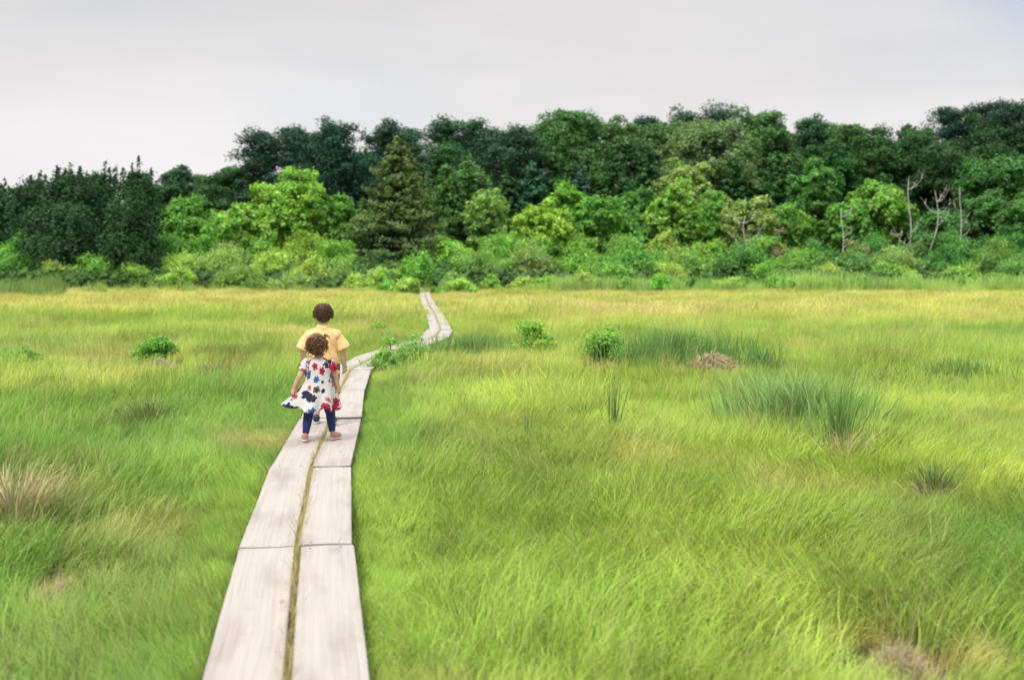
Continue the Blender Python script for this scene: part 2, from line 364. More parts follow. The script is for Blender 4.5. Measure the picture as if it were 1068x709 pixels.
# ------------------------------------------------------------------ grass
def blades(n, radius, h, width, lean, spread, rs, dry=.12, seg=4, up=0., ring=False, splay=0.):
    """n curved blades rooted in a disc, leaning to +x. returns V, F, attr"""
    r = radius * (np.minimum(np.abs(rs.normal(0, .55, n)), 1.25) if splay else np.sqrt(rs.random(n))); a = rs.random(n) * 2 * np.pi
    root = np.stack([r * np.cos(a), r * np.sin(a), np.zeros(n) - .03], -1)
    L_ = h * (.55 + .6 * rs.random(n))
    az = rs.normal(0, spread, n)
    dirx = np.stack([np.cos(az), np.sin(az), np.zeros(n)], -1)
    if splay: dirx = unit(dirx * (1 - splay) + np.stack([np.cos(a), np.sin(a), 0 * a], -1) * splay)
    ln = lean * (.5 + rs.random(n))
    t = np.linspace(0, 1, seg + 1)
    # bends more and more toward the tip
    ang = ln[:, None] * t[None] ** 1.1 * 1.35 + rs.normal(0, .12, n)[:, None]
    ds = L_[:, None] / seg
    dz = np.cos(ang); dh = np.sin(ang)
    pz = np.concatenate([np.zeros((n, 1)), np.cumsum(dz[:, :-1] * ds, 1)], 1)
    ph = np.concatenate([np.zeros((n, 1)), np.cumsum(dh[:, :-1] * ds, 1)], 1)
    P = root[:, None] + dirx[:, None] * ph[..., None] + np.array([0, 0, 1.])[None, None] * pz[..., None]
    wa = rs.random(n) * 2 * np.pi
    W = np.stack([np.cos(wa), np.sin(wa), np.zeros(n)], -1)
    wid = width * (.6 + .8 * rs.random(n))[:, None] * np.array([1, 1, .85, .55, .08] if seg == 4 else list(np.linspace(1, .1, seg + 1)))[None] / 2
    V = np.stack([P - W[:, None] * wid[..., None], P + W[:, None] * wid[..., None]], 2)   # n, seg+1, 2, 3
    k = (seg + 1) * 2
    i = np.arange(n)[:, None] * k + np.arange(seg)[None] * 2
    Fq = np.stack([i, i + 1, i + 3, i + 2], -1).reshape(-1, 4)
    at_ = np.zeros((n, seg + 1, 2, 3)); at_[..., 0] = rs.random(n)[:, None, None]; at_[..., 1] = t[None, :, None]
    d = (rs.random(n) < dry) * (.4 + .6 * rs.random(n)); at_[..., 2] = d[:, None, None]
    return V.reshape(-1, 3), Fq, at_.reshape(-1, 3)

def clump_collection(name, specs):
    c = bpy.data.collections.new(name)
    for i, sp in enumerate(specs):
        rs = np.random.default_rng(100 + i * 17 + len(name))
        V, Fq, A = blades(rs=rs, **sp)
        me = mesh_np('%s_%02d' % (name, i), V, Fq, {'bl': A}); me.materials.append(M_GRASS)
        o = bpy.data.objects.new('%s_%02d' % (name, i), me); c.objects.link(o)
    return c

def instancer(name, coll, P, rot, scl, col, idx, mat=None):
    n = len(P)
    me = bpy.data.meshes.new(name); me.vertices.add(n); me.vertices.foreach_set('co', np.asarray(P, np.float32).ravel())
    for k, typ, dat, key in (('rot', 'FLOAT_VECTOR', rot, 'vector'), ('scl', 'FLOAT_VECTOR', scl, 'vector'), ('idx', 'INT', idx, 'value')):
        a = me.attributes.new(k, typ, 'POINT'); a.data.foreach_set(key, np.ascontiguousarray(dat, np.int32 if typ == 'INT' else np.float32).ravel())
    a = me.attributes.new('col', 'FLOAT_COLOR', 'POINT'); a.data.foreach_set('color', np.concatenate([col, np.ones((n, 1))], 1).astype(np.float32).ravel())
    o = bpy.data.objects.new(name, me); COL.objects.link(o)
    ng = bpy.data.node_groups.new(name + '_scatter', 'GeometryNodeTree')
    ng.interface.new_socket('Geometry', in_out='INPUT', socket_type='NodeSocketGeometry'); ng.interface.new_socket('Geometry', in_out='OUTPUT', socket_type='NodeSocketGeometry')
    gi = ng.nodes.new('NodeGroupInput'); go = ng.nodes.new('NodeGroupOutput')
    ip = ng.nodes.new('GeometryNodeInstanceOnPoints'); ci = ng.nodes.new('GeometryNodeCollectionInfo')
    ci.inputs['Collection'].default_value = coll; ci.inputs['Separate Children'].default_value = True; ci.inputs['Reset Children'].default_value = True
    ip.inputs['Pick Instance'].default_value = True
    def na(nm, ty):
        q = ng.nodes.new('GeometryNodeInputNamedAttribute'); q.data_type = ty; q.inputs[0].default_value = nm
        return q.outputs['Attribute']
    e2r = ng.nodes.new('FunctionNodeEulerToRotation')
    lk = ng.links.new
    lk(gi.outputs[0], ip.inputs['Points']); lk(ci.outputs[0], ip.inputs['Instance'])
    lk(na('idx', 'INT'), ip.inputs['Instance Index']); lk(na('rot', 'FLOAT_VECTOR'), e2r.inputs[0]); lk(e2r.outputs[0], ip.inputs['Rotation'])
    lk(na('scl', 'FLOAT_VECTOR'), ip.inputs['Scale']); lk(ip.outputs[0], go.inputs[0])
    md = o.modifiers.new('scatter', 'NODES'); md.node_group = ng
    return o

# flattened, straw-coloured or bare spots: (px, py, radius m, strength)
SPOTS = [(935, 688, .26, 1.), (880, 690, .16, .9), (70, 612, .22, .7), (40, 520, .25, .7), (290, 350, 1.3, .55), (225, 388, .5, .5), (640, 330, 2.6, .35),
         (625, 385, .5, .7), (735, 388, .6, .6), (500, 462, .3, .45), (1030, 690, .15, .6), (165, 378, .4, .7)]
SPW = [(*at(px, py, -.12), r, s) for px, py, r, s in SPOTS]
DARK = [(540, 800), ]
def meadow_colour(x, y):
    n = len(x)
    a = fbm(x * .16 + 3, y * .10, 21, 4); b = fbm(x * .55, y * .4, 33, 3); c = fbm(x * 1.7, y * 1.4, 41, 2)
    pxl = x / np.maximum(y, 1) * 1200 + 534
    green = np.array([.285, .52, .085]); deep = np.array([.145, .38, .062]); lime = np.array([.48, .65, .095]); gold = np.array([.53, .60, .20]); straw = np.array([.72, .60, .32])
    # how yellow: golden far strip, lime middle right, greener near and to the left
    far = sstep(24, 36, y + 8 * (a - .5))
    yel = .22 + .62 * far + .9 * (a - .5) + .5 * (b - .5)
    yel = yel + .22 * sstep(400, 720, pxl) * sstep(30, 14, y) - .10 * sstep(330, 200, pxl) * sstep(24, 12, y)
    yel = yel - .35 * sstep(1.9, .4, np.abs(walk_dist(x, y) - .2)) * sstep(60, 14, y)
    # a damp green belt crossing the meadow at mid distance
    belt = sstep(.36, .62, fbm(x * .09 + 9, y * .13, 77, 3)) * sstep(17, 22, y) * sstep(40, 31, y)
    yel = yel - .45 * belt
    dk = sstep(300, 120, pxl) * sstep(12, 6.5, y) * .85 + sstep(760, 1000, pxl) * sstep(10, 5, y) * .3
    yel = np.clip(yel + .9 * (fbm(x * .9 + 7, y * .7, 91, 3) - .5) - dk * .8, 0, 1)[:, None]
    col = green * (1 - yel) + lime * yel
    g2 = np.clip((yel - .55) / .45, 0, 1); col = col * (1 - g2) + gold * g2
    dp = (sstep(.52, .70, fbm(x * .42 + 5, y * .30, 55, 3)) * .75 * sstep(38, 24, y) + dk * 1.0)[:, None]; dp = np.clip(dp * (1 - .55 * sstep(400, 560, pxl) * sstep(1050, 900, pxl))[:, None], 0, .9)
    col = col * (1 - dp) + deep * dp
    st = sstep(.62, .85, fbm(x * .9, y * .6, 61, 3)) * .35 + .12 * sstep(.4, .7, b)
    for sxw, syw, r, s in SPW:
        d = np.hypot(x - sxw, (y - syw) / 1.6) / r
        st = np.maximum(st, s * sstep(1.3, .6, d))
    st = st[:, None]; col = col * (1 - st) + straw * st
    col = col * np.array([1.21, 1.07, .86]) * (.80 + .40 * c)[:, None] * (1 + .15 * rng.normal(size=(n, 1)))
    return np.clip(col, .01, .86)
def flat_spots(x, y):
    k = np.ones(len(x))
    for sxw, syw, r, s in SPW:
        d = np.hypot(x - sxw, (y - syw) / 1.6) / r
        k = np.minimum(k, 1 - .72 * s * sstep(1.25, .7, d) * (1 if r < 1 else .4))
    return k
def grid_pts(y0, y1, sp, keep, margin=1.22, extra=1.5):
    out = []
    for yy in np.arange(y0, y1, sp):
        hw = yy * .445 * margin + extra
        xx = np.arange(-hw, hw, sp); out.append(np.stack([xx, np.full(len(xx), yy)], -1))
    p = np.concatenate(out); p += rng.uniform(-.5, .5, p.shape) * sp * 1.3
    return p[keep(p[:, 0], p[:, 1])]
def grass_zone(name, coll, y0, y1, sp, keep, hs, nv, edge_small=True):
    p = grid_pts(y0, y1, sp, keep); x, y = p[:, 0], p[:, 1]; n = len(p)
    wd = walk_dist(x, y)
    az = (fbm(x * .45, y * .45, 87, 4) - .5) * 9 + rng.normal(0, .75, n) + np.where(x > -1, -.2, .35)
    # lean away from the planks close to them
    sc = hs * (.40 + 1.15 * fbm(x * .7 + 2, y * .6, 71, 3)) * (.88 + .24 * rng.random(n)) * flat_spots(x, y)
    sc = sc * (1 - .25 * sstep(1.0, .45, wd)) * (1 - .25 * sstep(34, 60, y))
    near = wd < .75
    side = np.sign(x - np.interp(y, [b for a, b in NODES], [a for a, b in NODES]))
    az = np.where(near, np.where(side > 0, rng.normal(.5, 1.1, n) + np.where((rng.random(n) < .4) & (wd > .40), math.pi, 0), math.pi + rng.normal(0., .7, n)), az)
    rot = np.stack([rng.normal(0, .09, n), rng.normal(0, .09, n), az], -1)
    scl = np.stack([sc * (.9 + .3 * rng.random(n)), sc * (.9 + .3 * rng.random(n)), sc], -1)
    P = np.stack([x, y, ground(x, y)], -1)
    return tag(instancer(name, coll, P, rot, scl, meadow_colour(x, y), np.where(rng.random(n) < .24, rng.integers(0, nv, n), rng.integers(0, min(nv, 4), n))), kind='stuff')
near_c = clump_collection('fine_tuft', [dict(n=120, radius=.20, h=.38, width=.0046, lean=.95, spread=.75, dry=.14),
                                        dict(n=110, radius=.20, h=.44, width=.0042, lean=1.25, spread=.6, dry=.22),
                                        dict(n=120, radius=.18, h=.32, width=.0050, lean=.7, spread=1.1, dry=.10),
                                        dict(n=100, radius=.22, h=.40, width=.0050, lean=1.5, spread=.5, dry=.16),
                                        dict(n=70, radius=.20, h=.50, width=.0044, lean=.55, spread=1.3, dry=.3),
                                        dict(n=16, radius=.22, h=.66, width=.0036, lean=.7, spread=2.5, dry=.95),
                                        dict(n=60, radius=.20, h=.30, width=.0052, lean=1.9, spread=2.5, dry=.7)])
mid_c = clump_collection('middle_tuft', [dict(n=120, radius=.34, h=.36, width=.010, lean=.9, spread=.8, dry=.12, seg=3),
                                         dict(n=120, radius=.34, h=.42, width=.009, lean=1.2, spread=.7, dry=.2, seg=3),
                                         dict(n=110, radius=.30, h=.32, width=.010, lean=.7, spread=1.2, dry=.1, seg=3),
                                         dict(n=70, radius=.32, h=.50, width=.009, lean=.5, spread=1.3, dry=.3, seg=3)])
far_c = clump_collection('broad_tuft', [dict(n=130, radius=.65, h=.40, width=.022, lean=.8, spread=1., dry=.15, seg=2),
                                        dict(n=130, radius=.65, h=.46, width=.020, lean=1.0, spread=.9, dry=.25, seg=2),
                                        dict(n=110, radius=.6, h=.36, width=.024, lean=.6, spread=1.4, dry=.12, seg=2)])
off_near = lambda x, y: walk_dist(x, y) > .50
grass_zone('meadow_grass', near_c, 2.2, 13.5, .135, off_near, .70, 7)
edge = lambda x, y: (walk_dist(x, y) > .325) & (walk_dist(x, y) < .60)
grass_zone('path_edge_grass', near_c, 2.2, 24, .072, edge, .58, 3)
grass_zone('far_path_edge_grass', mid_c, 17, 60, .13, lambda x, y: (walk_dist(x, y) > .27) & (walk_dist(x, y) < .55), .62, 4)
grass_zone('middle_grass', mid_c, 13.2, 33, .27, lambda x, y: walk_dist(x, y) > .46 + .16 * (y < 18), .80, 4)
grass_zone('distant_grass', far_c, 32.5, 66, .47, lambda x, y: walk_dist(x, y) > .50, .95, 3)

# reeds along the foot of the shrubs
reed_c = clump_collection('reed_tuft', [dict(n=70, radius=.5, h=1.25, width=.045, lean=.35, spread=1.6, dry=.06, seg=3),
                                        dict(n=70, radius=.5, h=1.05, width=.05, lean=.5, spread=1.6, dry=.12, seg=3)])
def reed_strip(name, pxa, pxb, ya, yb, n, base, hs):
    t = rng.random(n); y = ya + (yb - ya) * rng.random(n); x = (pxa + (pxb - pxa) * t - 534) / 1200 * y
    k = walk_dist(x, y) > 1.; x, y = x[k], y[k]; n = len(x)
    v = fbm(x * .3, y * .3, 5, 3)
    s = hs * (.30 + 1.25 * v) * (.8 + .4 * rng.random(n))
    col = np.array(base)[None] * (.6 + .8 * fbm(x * .5, y * .5, 15, 2))[:, None] * np.array([1, 1, 1])[None]
    tag(instancer(name, reed_c, np.stack([x, y, ground(x, y)], -1), np.stack([0 * x, 0 * x, rng.random(n) * 6.28], -1), np.stack([s * .9, s * .9, s], -1), col, rng.integers(0, 2, n)), kind='stuff')
reed_strip('marsh_reeds', 575, 1150, 62.5, 66.5, 430, (.33, .55, .12), .82)
reed_strip('edge_sedge', -60, 1150, 60.5, 64, 420, (.36, .54, .10), .48)
reed_strip('corner_reeds', -70, 62, 52, 60, 150, (.20, .34, .07), .75)

# straw between the planks
def gap_straw():
    V, Fq, A, n0 = [], [], [], 0
    for (x0, y0), (x1, y1) in zip(NODES[:-1], NODES[1:]):
        m = int(math.hypot(x1 - x0, y1 - y0) * (95 if y0 < 24 else 40))
        for _ in range(m):
            t = random.random(); rs = np.random.default_rng(random.randrange(1 << 30))
            v, f, a = blades(8, .017, random.uniform(.13, .185) * (1.35 if random.random() < .12 else 1), .005, .55, 2.5, rs, dry=.7, seg=3)
            v = v + np.array([x0 + (x1 - x0) * t, y0 + (y1 - y0) * t, -.105])
            V.append(v); Fq.append(f + n0); A.append(a); n0 += len(v)
    o = link('gap_grass', mesh_np('gap_grass', np.concatenate(V), np.concatenate(Fq), {'bl': np.concatenate(A)}), M_TUFT)
    o.color = (.60, .52, .22, 1); tag(o, kind='stuff')
gap_straw()

# ------------------------------------------------------------------ boardwalk
def plank_mesh(w, l, t, seed):
    rs = np.random.default_rng(seed)
    bm = bmesh.new(); bmesh.ops.create_grid(bm, x_segments=4, y_segments=max(4, int(l / .2)), size=.5)
    for v in bm.verts:
        v.co.x *= w; v.co.y *= l
    r = bmesh.ops.extrude_face_region(bm, geom=bm.faces[:])
    for e in r['geom']:
        if isinstance(e, bmesh.types.BMVert): e.co.z += t
    bmesh.ops.recalc_face_normals(bm, faces=bm.faces)
    ed = [e for e in bm.edges if e.calc_face_angle(0) > 1.2]
    bmesh.ops.bevel(bm, geom=ed, offset=.004, segments=2, affect='EDGES')
    p = rs.random(4) * 6
    for v in bm.verts:       # the sawn edges and faces are not quite straight
        v.co.x += .0008 * math.sin(v.co.y * 5 + p[0]) + .0007 * math.sin(v.co.y * 17 + p[1])
        v.co.z += .004 * math.sin(v.co.y * 1.6 + p[2]) - .0035 * (v.co.x / w * 2) ** 2 * (1 if p[3] > 3 else -1)
        v.co.z -= t
    me = bpy.data.meshes.new('plank'); bm.to_mesh(me); bm.free(); return me
M_NAIL = bark_mat('rusty_nail', (.08, .05, .04), (.16, .11, .09))
def nail_mesh():
    bm = bmesh.new(); bmesh.ops.create_cone(bm, cap_ends=True, segments=10, radius1=.0055, radius2=.0045, depth=.004)
    me = bpy.data.meshes.new('nail'); bm.to_mesh(me); bm.free(); return me
NAIL = nail_mesh(); NAIL.materials.append(M_NAIL)
def box_mesh(name, sx_, sy_, sz_, bev=.006):
    bm = bmesh.new(); bmesh.ops.create_cube(bm, size=1)
    for v in bm.verts: v.co.x *= sx_; v.co.y *= sy_; v.co.z *= sz_
    bmesh.ops.bevel(bm, geom=bm.edges[:], offset=bev, segments=2, affect='EDGES')
    me = bpy.data.meshes.new(name); bm.to_mesh(me); bm.free(); return me
ordn = ['first', 'second', 'third', 'fourth', 'fifth', 'sixth', 'seventh', 'eighth', 'ninth', 'tenth', 'eleventh', 'twelfth']
SEC_LABEL = ['pale two-plank boardwalk section nearest the camera, cut off by the bottom edge of the photo',
             'pale two-plank boardwalk section between the nearest one and the one under the children',
             'two-plank boardwalk section with the two children walking on it',
             'boardwalk section just ahead of the children, partly hidden behind the girl in the floral dress',
             'second boardwalk section ahead of the children, beside the boy\'s hanging hand',
             'boardwalk section at the bend beside the weedy plants, grass crowding its edge',
             'short boardwalk section half hidden behind the weedy plants beside the path',
             'boardwalk section just beyond the weedy plants, turning to the right',
             'boardwalk section at the far bend where the path turns back left']
for i, ((x0, y0), (x1, y1)) in enumerate(zip(NODES[:-1], NODES[1:])):
    l = math.hypot(x1 - x0, y1 - y0); rz = -math.atan2(x1 - x0, y1 - y0)
    s = empty('boardwalk_section', ((x0 + x1) / 2, (y0 + y1) / 2, -.003 * (i % 3)), rz)
    lab = SEC_LABEL[i] if i < len(SEC_LABEL) else 'distant boardwalk section, %s past the far bend toward the shrubs' % ordn[i - len(SEC_LABEL)]
    tag(s, lab, 'boardwalk section', 'plank sections of the boardwalk')
    for k, sgn in enumerate((-1, 1)):
        pw = (.288 if sgn < 0 else .280) if i < 9 else .238
        gap = .022 + .006 * ((i * 7 + k) % 3 - 1)
        ll = l - (.024 if i < 2 else .012)
        dy = 0.0
        if i == 0 and sgn > 0: ll += .03; dy = .015
        if i == 1 and sgn > 0: ll -= .03; dy = .015
        p = link('plank', plank_mesh(pw, ll, .048, i * 2 + k), M_PLANK, s, (sgn * (pw / 2 + gap / 2) + (.012 if i == 0 and sgn > 0 else 0), dy, -.001 * k))
        if i < 5:
            for ye in (-ll / 2 + .05, ll / 2 - .06):
                for xe in (-.085, .08): link('nail', NAIL, None, p, (xe + random.uniform(-.01, .01), ye + random.uniform(-.008, .008), .0005 + .004 * math.sin(0)))
        p.rotation_euler = (random.uniform(-.002, .002), random.uniform(-.006, .006), random.uniform(-.003, .003))
    for q in (-l / 2 + .03, l / 2 - .16):
        link('cross_beam', box_mesh('cross_beam', .60, .10, .10), M_BEAM, s, (0, q, -.106))

# ------------------------------------------------------------------ plants
def leaf_quads(C, Nn, size, aspect, rs, shade_tone, droop=0., warm=None):
    """diamond leaves at C facing roughly Nn"""
    n = len(C)
    Nn = unit(Nn + rs.normal(0, .55, (n, 3)))
    up = rs.normal(0, 1, (n, 3)); A = unit(up - (up * Nn).sum(1, keepdims=True) * Nn); B = np.cross(Nn, A)
    s = (size * (.6 + .8 * rs.random(n)))[:, None]
    V = np.stack([C - A * s, C - B * s * aspect + A * s * .1, C + A * s, C + B * s * aspect + A * s * .1], 1).reshape(-1, 3)
    Fq = np.arange(n * 4).reshape(-1, 4)
    at_ = np.stack([rs.random(n), shade_tone, (rs.random(n) < .25) * rs.random(n) if warm is None else warm], -1)
    return V, Fq, np.repeat(at_, 4, 0)
def rand_dir(n, rs): return unit(rs.normal(0, 1, (n, 3)))
def lobes_to_leaves(centres, radii, per, size, aspect, rs, flat=.8, upbias=.35):
    Cs, Ns, Cl = [], [], []
    for c, r in zip(centres, radii):
        # each lobe carries small sprays so that its edge is ragged
        k = max(5, int(per / 14)); d = rand_dir(k, rs); d[:, 2] = np.where(d[:, 2] < -.35, -d[:, 2], d[:, 2]) + upbias * .6; d = unit(d)
        rr = r * (.72 + .42 * rs.random(k)); cc = c + d * rr[:, None] * np.array([1, 1, flat])
        m = 14
        P = np.repeat(cc, m, 0) + rs.normal(0, 1, (k * m, 3)) * r * .17
        Cs.append(P); Ns.append(np.repeat(d, m, 0) + np.array([0, 0, upbias]))
        Cl.append(np.repeat(np.clip(.5 + .3 * d[:, 2] + rs.normal(0, .22, k), 0, 1), m))  # lit tops and shaded undersides of the lobe, put into leaf tone
    return leaf_quads(np.concatenate(Cs), np.concatenate(Ns), size, aspect, rs, np.concatenate(Cl))
def limb_paths(tb, base, tips, r0, rs, bend=.12, k=6):
    for tp in tips:
        tp = np.asarray(tp, float); L_ = np.linalg.norm(tp - base)
        t = np.linspace(0, 1, 6)[:, None]
        p = base + (tp - base) * t + rs.normal(0, bend * L_ * .25, (6, 3)) * (t * (1 - t) * 3)
        p[:, 2] += bend * L_ * np.sin(t[:, 0] * np.pi) * .6
        tb.add(p, r0 * (1 - .8 * t[:, 0]), k)

def broadleaf(H, W, rs, base=.12, size=.17, dens=1., dome=False):
    R = W / 2; zc = H * (base + (1 - base) * .5); rz = H * (1 - base) / 2
    n = int(34 * dens * 1.9); d = rand_dir(n, rs); d[:, 2] = np.abs(d[:, 2]) * 1.1 - .35 * rs.random(n) if dome else d[:, 2]
    d = unit(d); rr = .48 + .38 * rs.random(n) ** .7
    jit = 1 + .16 * rs.normal(size=n)
    cen = d * rr[:, None] * jit[:, None] * np.array([R, R, rz]) + np.array([0, 0, zc])
    rad = R * (.15 + .19 * rs.random(n) ** 1.5)
    cen[:, 2] = np.maximum(cen[:, 2], H * base + rad * .4)
    per = np.clip(rad ** 2 / size ** 2 * 13, 60, 420)
    V, Fq, A = [], [], []; off = 0
    a = lobes_to_leaves(cen, rad, per.mean(), size, .62, rs)
    tb = Tubes(); ax = np.linspace(0, 1, 7)
    tr = np.stack([.05 * R * np.sin(ax * 5 + rs.random() * 6), .05 * R * np.cos(ax * 4), ax * H * .62 - .3], -1)
    tb.add(tr, max(.09, H * .022) * (1 - .7 * ax), 8)
    fork = tr[3]; limb_paths(tb, fork, cen[rs.choice(n, min(9, n), False)], max(.05, H * .011), rs)
    return tb.mesh('trunk'), mesh_np('crown', a[0], a[1], {'lf': a[2]})
def pine(H, W, rs, bare=.16, size=.12):
    R = W / 2 * 1.34; tb = Tubes(); ax = np.linspace(0, 1, 9); lean = rs.normal(0, .03, 2) * H
    tr = np.stack([lean[0] * ax ** 2 + .02 * H * np.sin(ax * 7 + 1), lean[1] * ax ** 2, ax * H * .95 - .3], -1)
    tb.add(tr, max(.12, H * .020) * (1 - .82 * ax), 8)
    C, Nn, Cl = [], [], []
    nb = 54
    for i in range(nb):
        t = bare + (1 - bare) * (i + rs.random()) / nb
        z = t * H * .95; p0 = np.array([np.interp(t, ax, tr[:, 0]), np.interp(t, ax, tr[:, 1]), z])
        uu = np.clip((t - bare) / (1 - bare), 0, 1); prof = (1 - uu ** 2.6) ** .75 * (.78 + .3 * uu)
        L_ = R * prof * rs.choice([.45, .75, .95, 1.12]); az = i * 2.4 + rs.normal(0, .5)
        tip = p0 + np.array([math.cos(az) * L_, math.sin(az) * L_, L_ * rs.uniform(-.02, .38)])
        limb_paths(tb, p0, [tip], max(.035, H * .006), rs, .1, 5)
        for q in range(rs.integers(3, 6)):
            u = rs.uniform(.45, 1.05); c = p0 + (tip - p0) * u + rs.normal(0, .3, 3) * np.array([1, 1, .6]) * R * .5
            r = R * rs.uniform(.17, .34); m = 110
            d = rand_dir(m, rs); P = c + d * (r * rs.random(m) ** .4)[:, None] * np.array([1, 1, .55])
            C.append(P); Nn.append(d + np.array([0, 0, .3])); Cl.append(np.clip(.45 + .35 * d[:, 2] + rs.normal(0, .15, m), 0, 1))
    top = np.array([tr[-1, 0], tr[-1, 1], H * .93]); m = 420; d = rand_dir(m, rs)
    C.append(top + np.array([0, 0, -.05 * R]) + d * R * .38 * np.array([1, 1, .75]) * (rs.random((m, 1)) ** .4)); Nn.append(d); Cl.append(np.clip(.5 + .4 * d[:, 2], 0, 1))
    a = leaf_quads(np.concatenate(C), np.concatenate(Nn), size, .42, rs, np.concatenate(Cl))
    return tb.mesh('trunk'), mesh_np('crown', a[0], a[1], {'lf': a[2]})
def spruce(H, W, rs, size=.17, dens=1., power=.85, droop=.16, rise=.0, warm=False):
    R = W / 2; tb = Tubes(); ax = np.linspace(0, 1, 6)
    tb.add(np.stack([0 * ax, 0 * ax, ax * H * .97 - .3], -1), max(.1, H * .018) * (1 - .92 * ax), 8)
    C, Nn, Cl, Wm = [], [], [], []; nb = int(150 * dens)
    for i in range(nb):
        t = ((i + rs.random()) / nb) ** 1.15
        z = .03 * H + t * .95 * H; L_ = R * (1 - t) ** power * rs.uniform(.62, 1.12) + .12
        az = rs.random() * 6.28; o = np.array([math.cos(az), math.sin(az), 0])
        s = np.sort(rs.random(max(10, int(L_ * 30)))) ** .7; m = len(s)
        side = np.array([-o[1], o[0], 0]); sw = (.20 * L_ * (1 - .55 * s) + .06) * rs.normal(0, .6, m)
        P = np.array([0, 0, z]) + o * (s * L_)[:, None] + side * sw[:, None]
        P[:, 2] += L_ * (rise * s - droop * s + (.16 + rise * .3) * s ** 3) + rs.normal(0, .07, m)
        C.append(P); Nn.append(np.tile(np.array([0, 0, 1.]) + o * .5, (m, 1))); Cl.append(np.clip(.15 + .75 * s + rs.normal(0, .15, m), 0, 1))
        Wm.append(np.clip(rs.normal(.1 + .8 * (t > .3) * (.35 + .65 * max(0, math.cos(az))) * (1 if warm else 0), .1, m), 0, 1))
        if i % 4 == 0: tb.add([[0, 0, z], [*(o * L_ * .8)[:2], z + L_ * .8 * (rise - droop * .6)]], [.04, .012], 5)
    a = leaf_quads(np.concatenate(C), np.concatenate(Nn), size, .45, rs, np.concatenate(Cl), warm=np.concatenate(Wm))
    return tb.mesh('trunk'), mesh_np('crown', a[0], a[1], {'lf': a[2]})
def cedar(H, W, rs, size=.12):
    """dark juniper: dense ragged cone of upward sprays with several feathery points"""
    R = W / 2 * 1.3; tb = Tubes(); ax = np.linspace(0, 1, 6)
    tb.add(np.stack([0 * ax, 0 * ax, ax * H * .9 - .3], -1), max(.1, H * .02) * (1 - .9 * ax), 8)
    C, Nn, Cl = [], [], []; nb = 230
    for i in range(nb):
        t = (i + rs.random()) / nb; z = .04 * H + t * .80 * H
        prof = min(1, .75 + t) * (1 - t) ** .38; L_ = R * prof * rs.uniform(.6, 1.15) + .1
        az = rs.random() * 6.28; o = np.array([math.cos(az), math.sin(az), 0]); m = max(20, int(56 * L_ / R + 14))
        s = rs.random(m) ** .6; up = rs.uniform(.5, 1.1)
        P = np.array([0, 0, z]) + o * (s * L_)[:, None] + rs.normal(0, .09 + .05 * L_, (m, 3)); P[:, 2] += up * L_ * s ** 2 * .8
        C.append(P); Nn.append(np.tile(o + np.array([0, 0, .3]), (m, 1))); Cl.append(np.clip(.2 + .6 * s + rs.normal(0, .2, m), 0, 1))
    for j in range(8):      # spires
        o = rs.normal(0, .36, 2) * R if j else np.zeros(2); zt = H * (1 if j == 0 else rs.uniform(.80, .97)); zb = H * .55; m = 190; u = rs.random(m)
        wdt = (.24 * R + .05) * (1 - u) ** .8 + .02
        P = np.stack([o[0] + rs.normal(0, 1, m) * wdt * .6 + rs.normal(.05, .10) * u * R, o[1] + rs.normal(0, 1, m) * wdt * .6, zb + (zt - zb) * u], -1)
        C.append(P); Nn.append(rand_dir(m, rs)); Cl.append(.4 + .4 * rs.random(m))
    a = leaf_quads(np.concatenate(C), np.concatenate(Nn), size, .42, rs, np.concatenate(Cl))
    return tb.mesh('trunk'), mesh_np('crown', a[0], a[1], {'lf': a[2]})
def shrub(H, W, rs, size=.10, n=None, willow=False, per=170):
    R = W / 2; n = n or int(20 + 4 * W); d = rand_dir(n, rs); d[:, 2] = np.abs(d[:, 2]); rr = .35 + .42 * rs.random(n)
    rad = np.minimum(R, H) * (.24 + .2 * rs.random(n))
    cen = d * rr[:, None] * np.array([R, R * .8, H * .92]) * (1 + .12 * rs.normal(size=(n, 1)))
    cen[:, 2] = np.clip(cen[:, 2], rad * .45, H - rad * .75)
    a = lobes_to_leaves(cen, rad, per, size, .30 if willow else .55, rs, flat=.9, upbias=.5)
    # loose shoots above the dome
    m = int(26 + 8 * W); i = rs.choice(n, m); c = cen[i] + rand_dir(m, rs) * rad[i][:, None] * .5; hh = rad[i] * rs.uniform(.7, 1.25, m); k = 9
    u = np.tile(np.linspace(.2, 1, k), m); P = np.repeat(c, k, 0) + rs.normal(0, .05, (m * k, 3)); P[:, 2] += u * np.repeat(hh, k)
    b = leaf_quads(P, rs.normal(0, 1, P.shape) + np.array([0, 0, .4]), size * .9, .35, rs, .55 + .45 * u)
    V = np.concatenate([a[0], b[0]]); Fq = np.concatenate([a[1], b[1] + len(a[0])]); A = np.concatenate([a[2], b[2]])
    tb = Tubes(); base = np.array([0, 0, -.15])
    limb_paths(tb, base, cen[:min(8, n)], .03 + .006 * H, rs, .1, 5)
    return tb.mesh('stem'), mesh_np('foliage', V, Fq, {'lf': A})
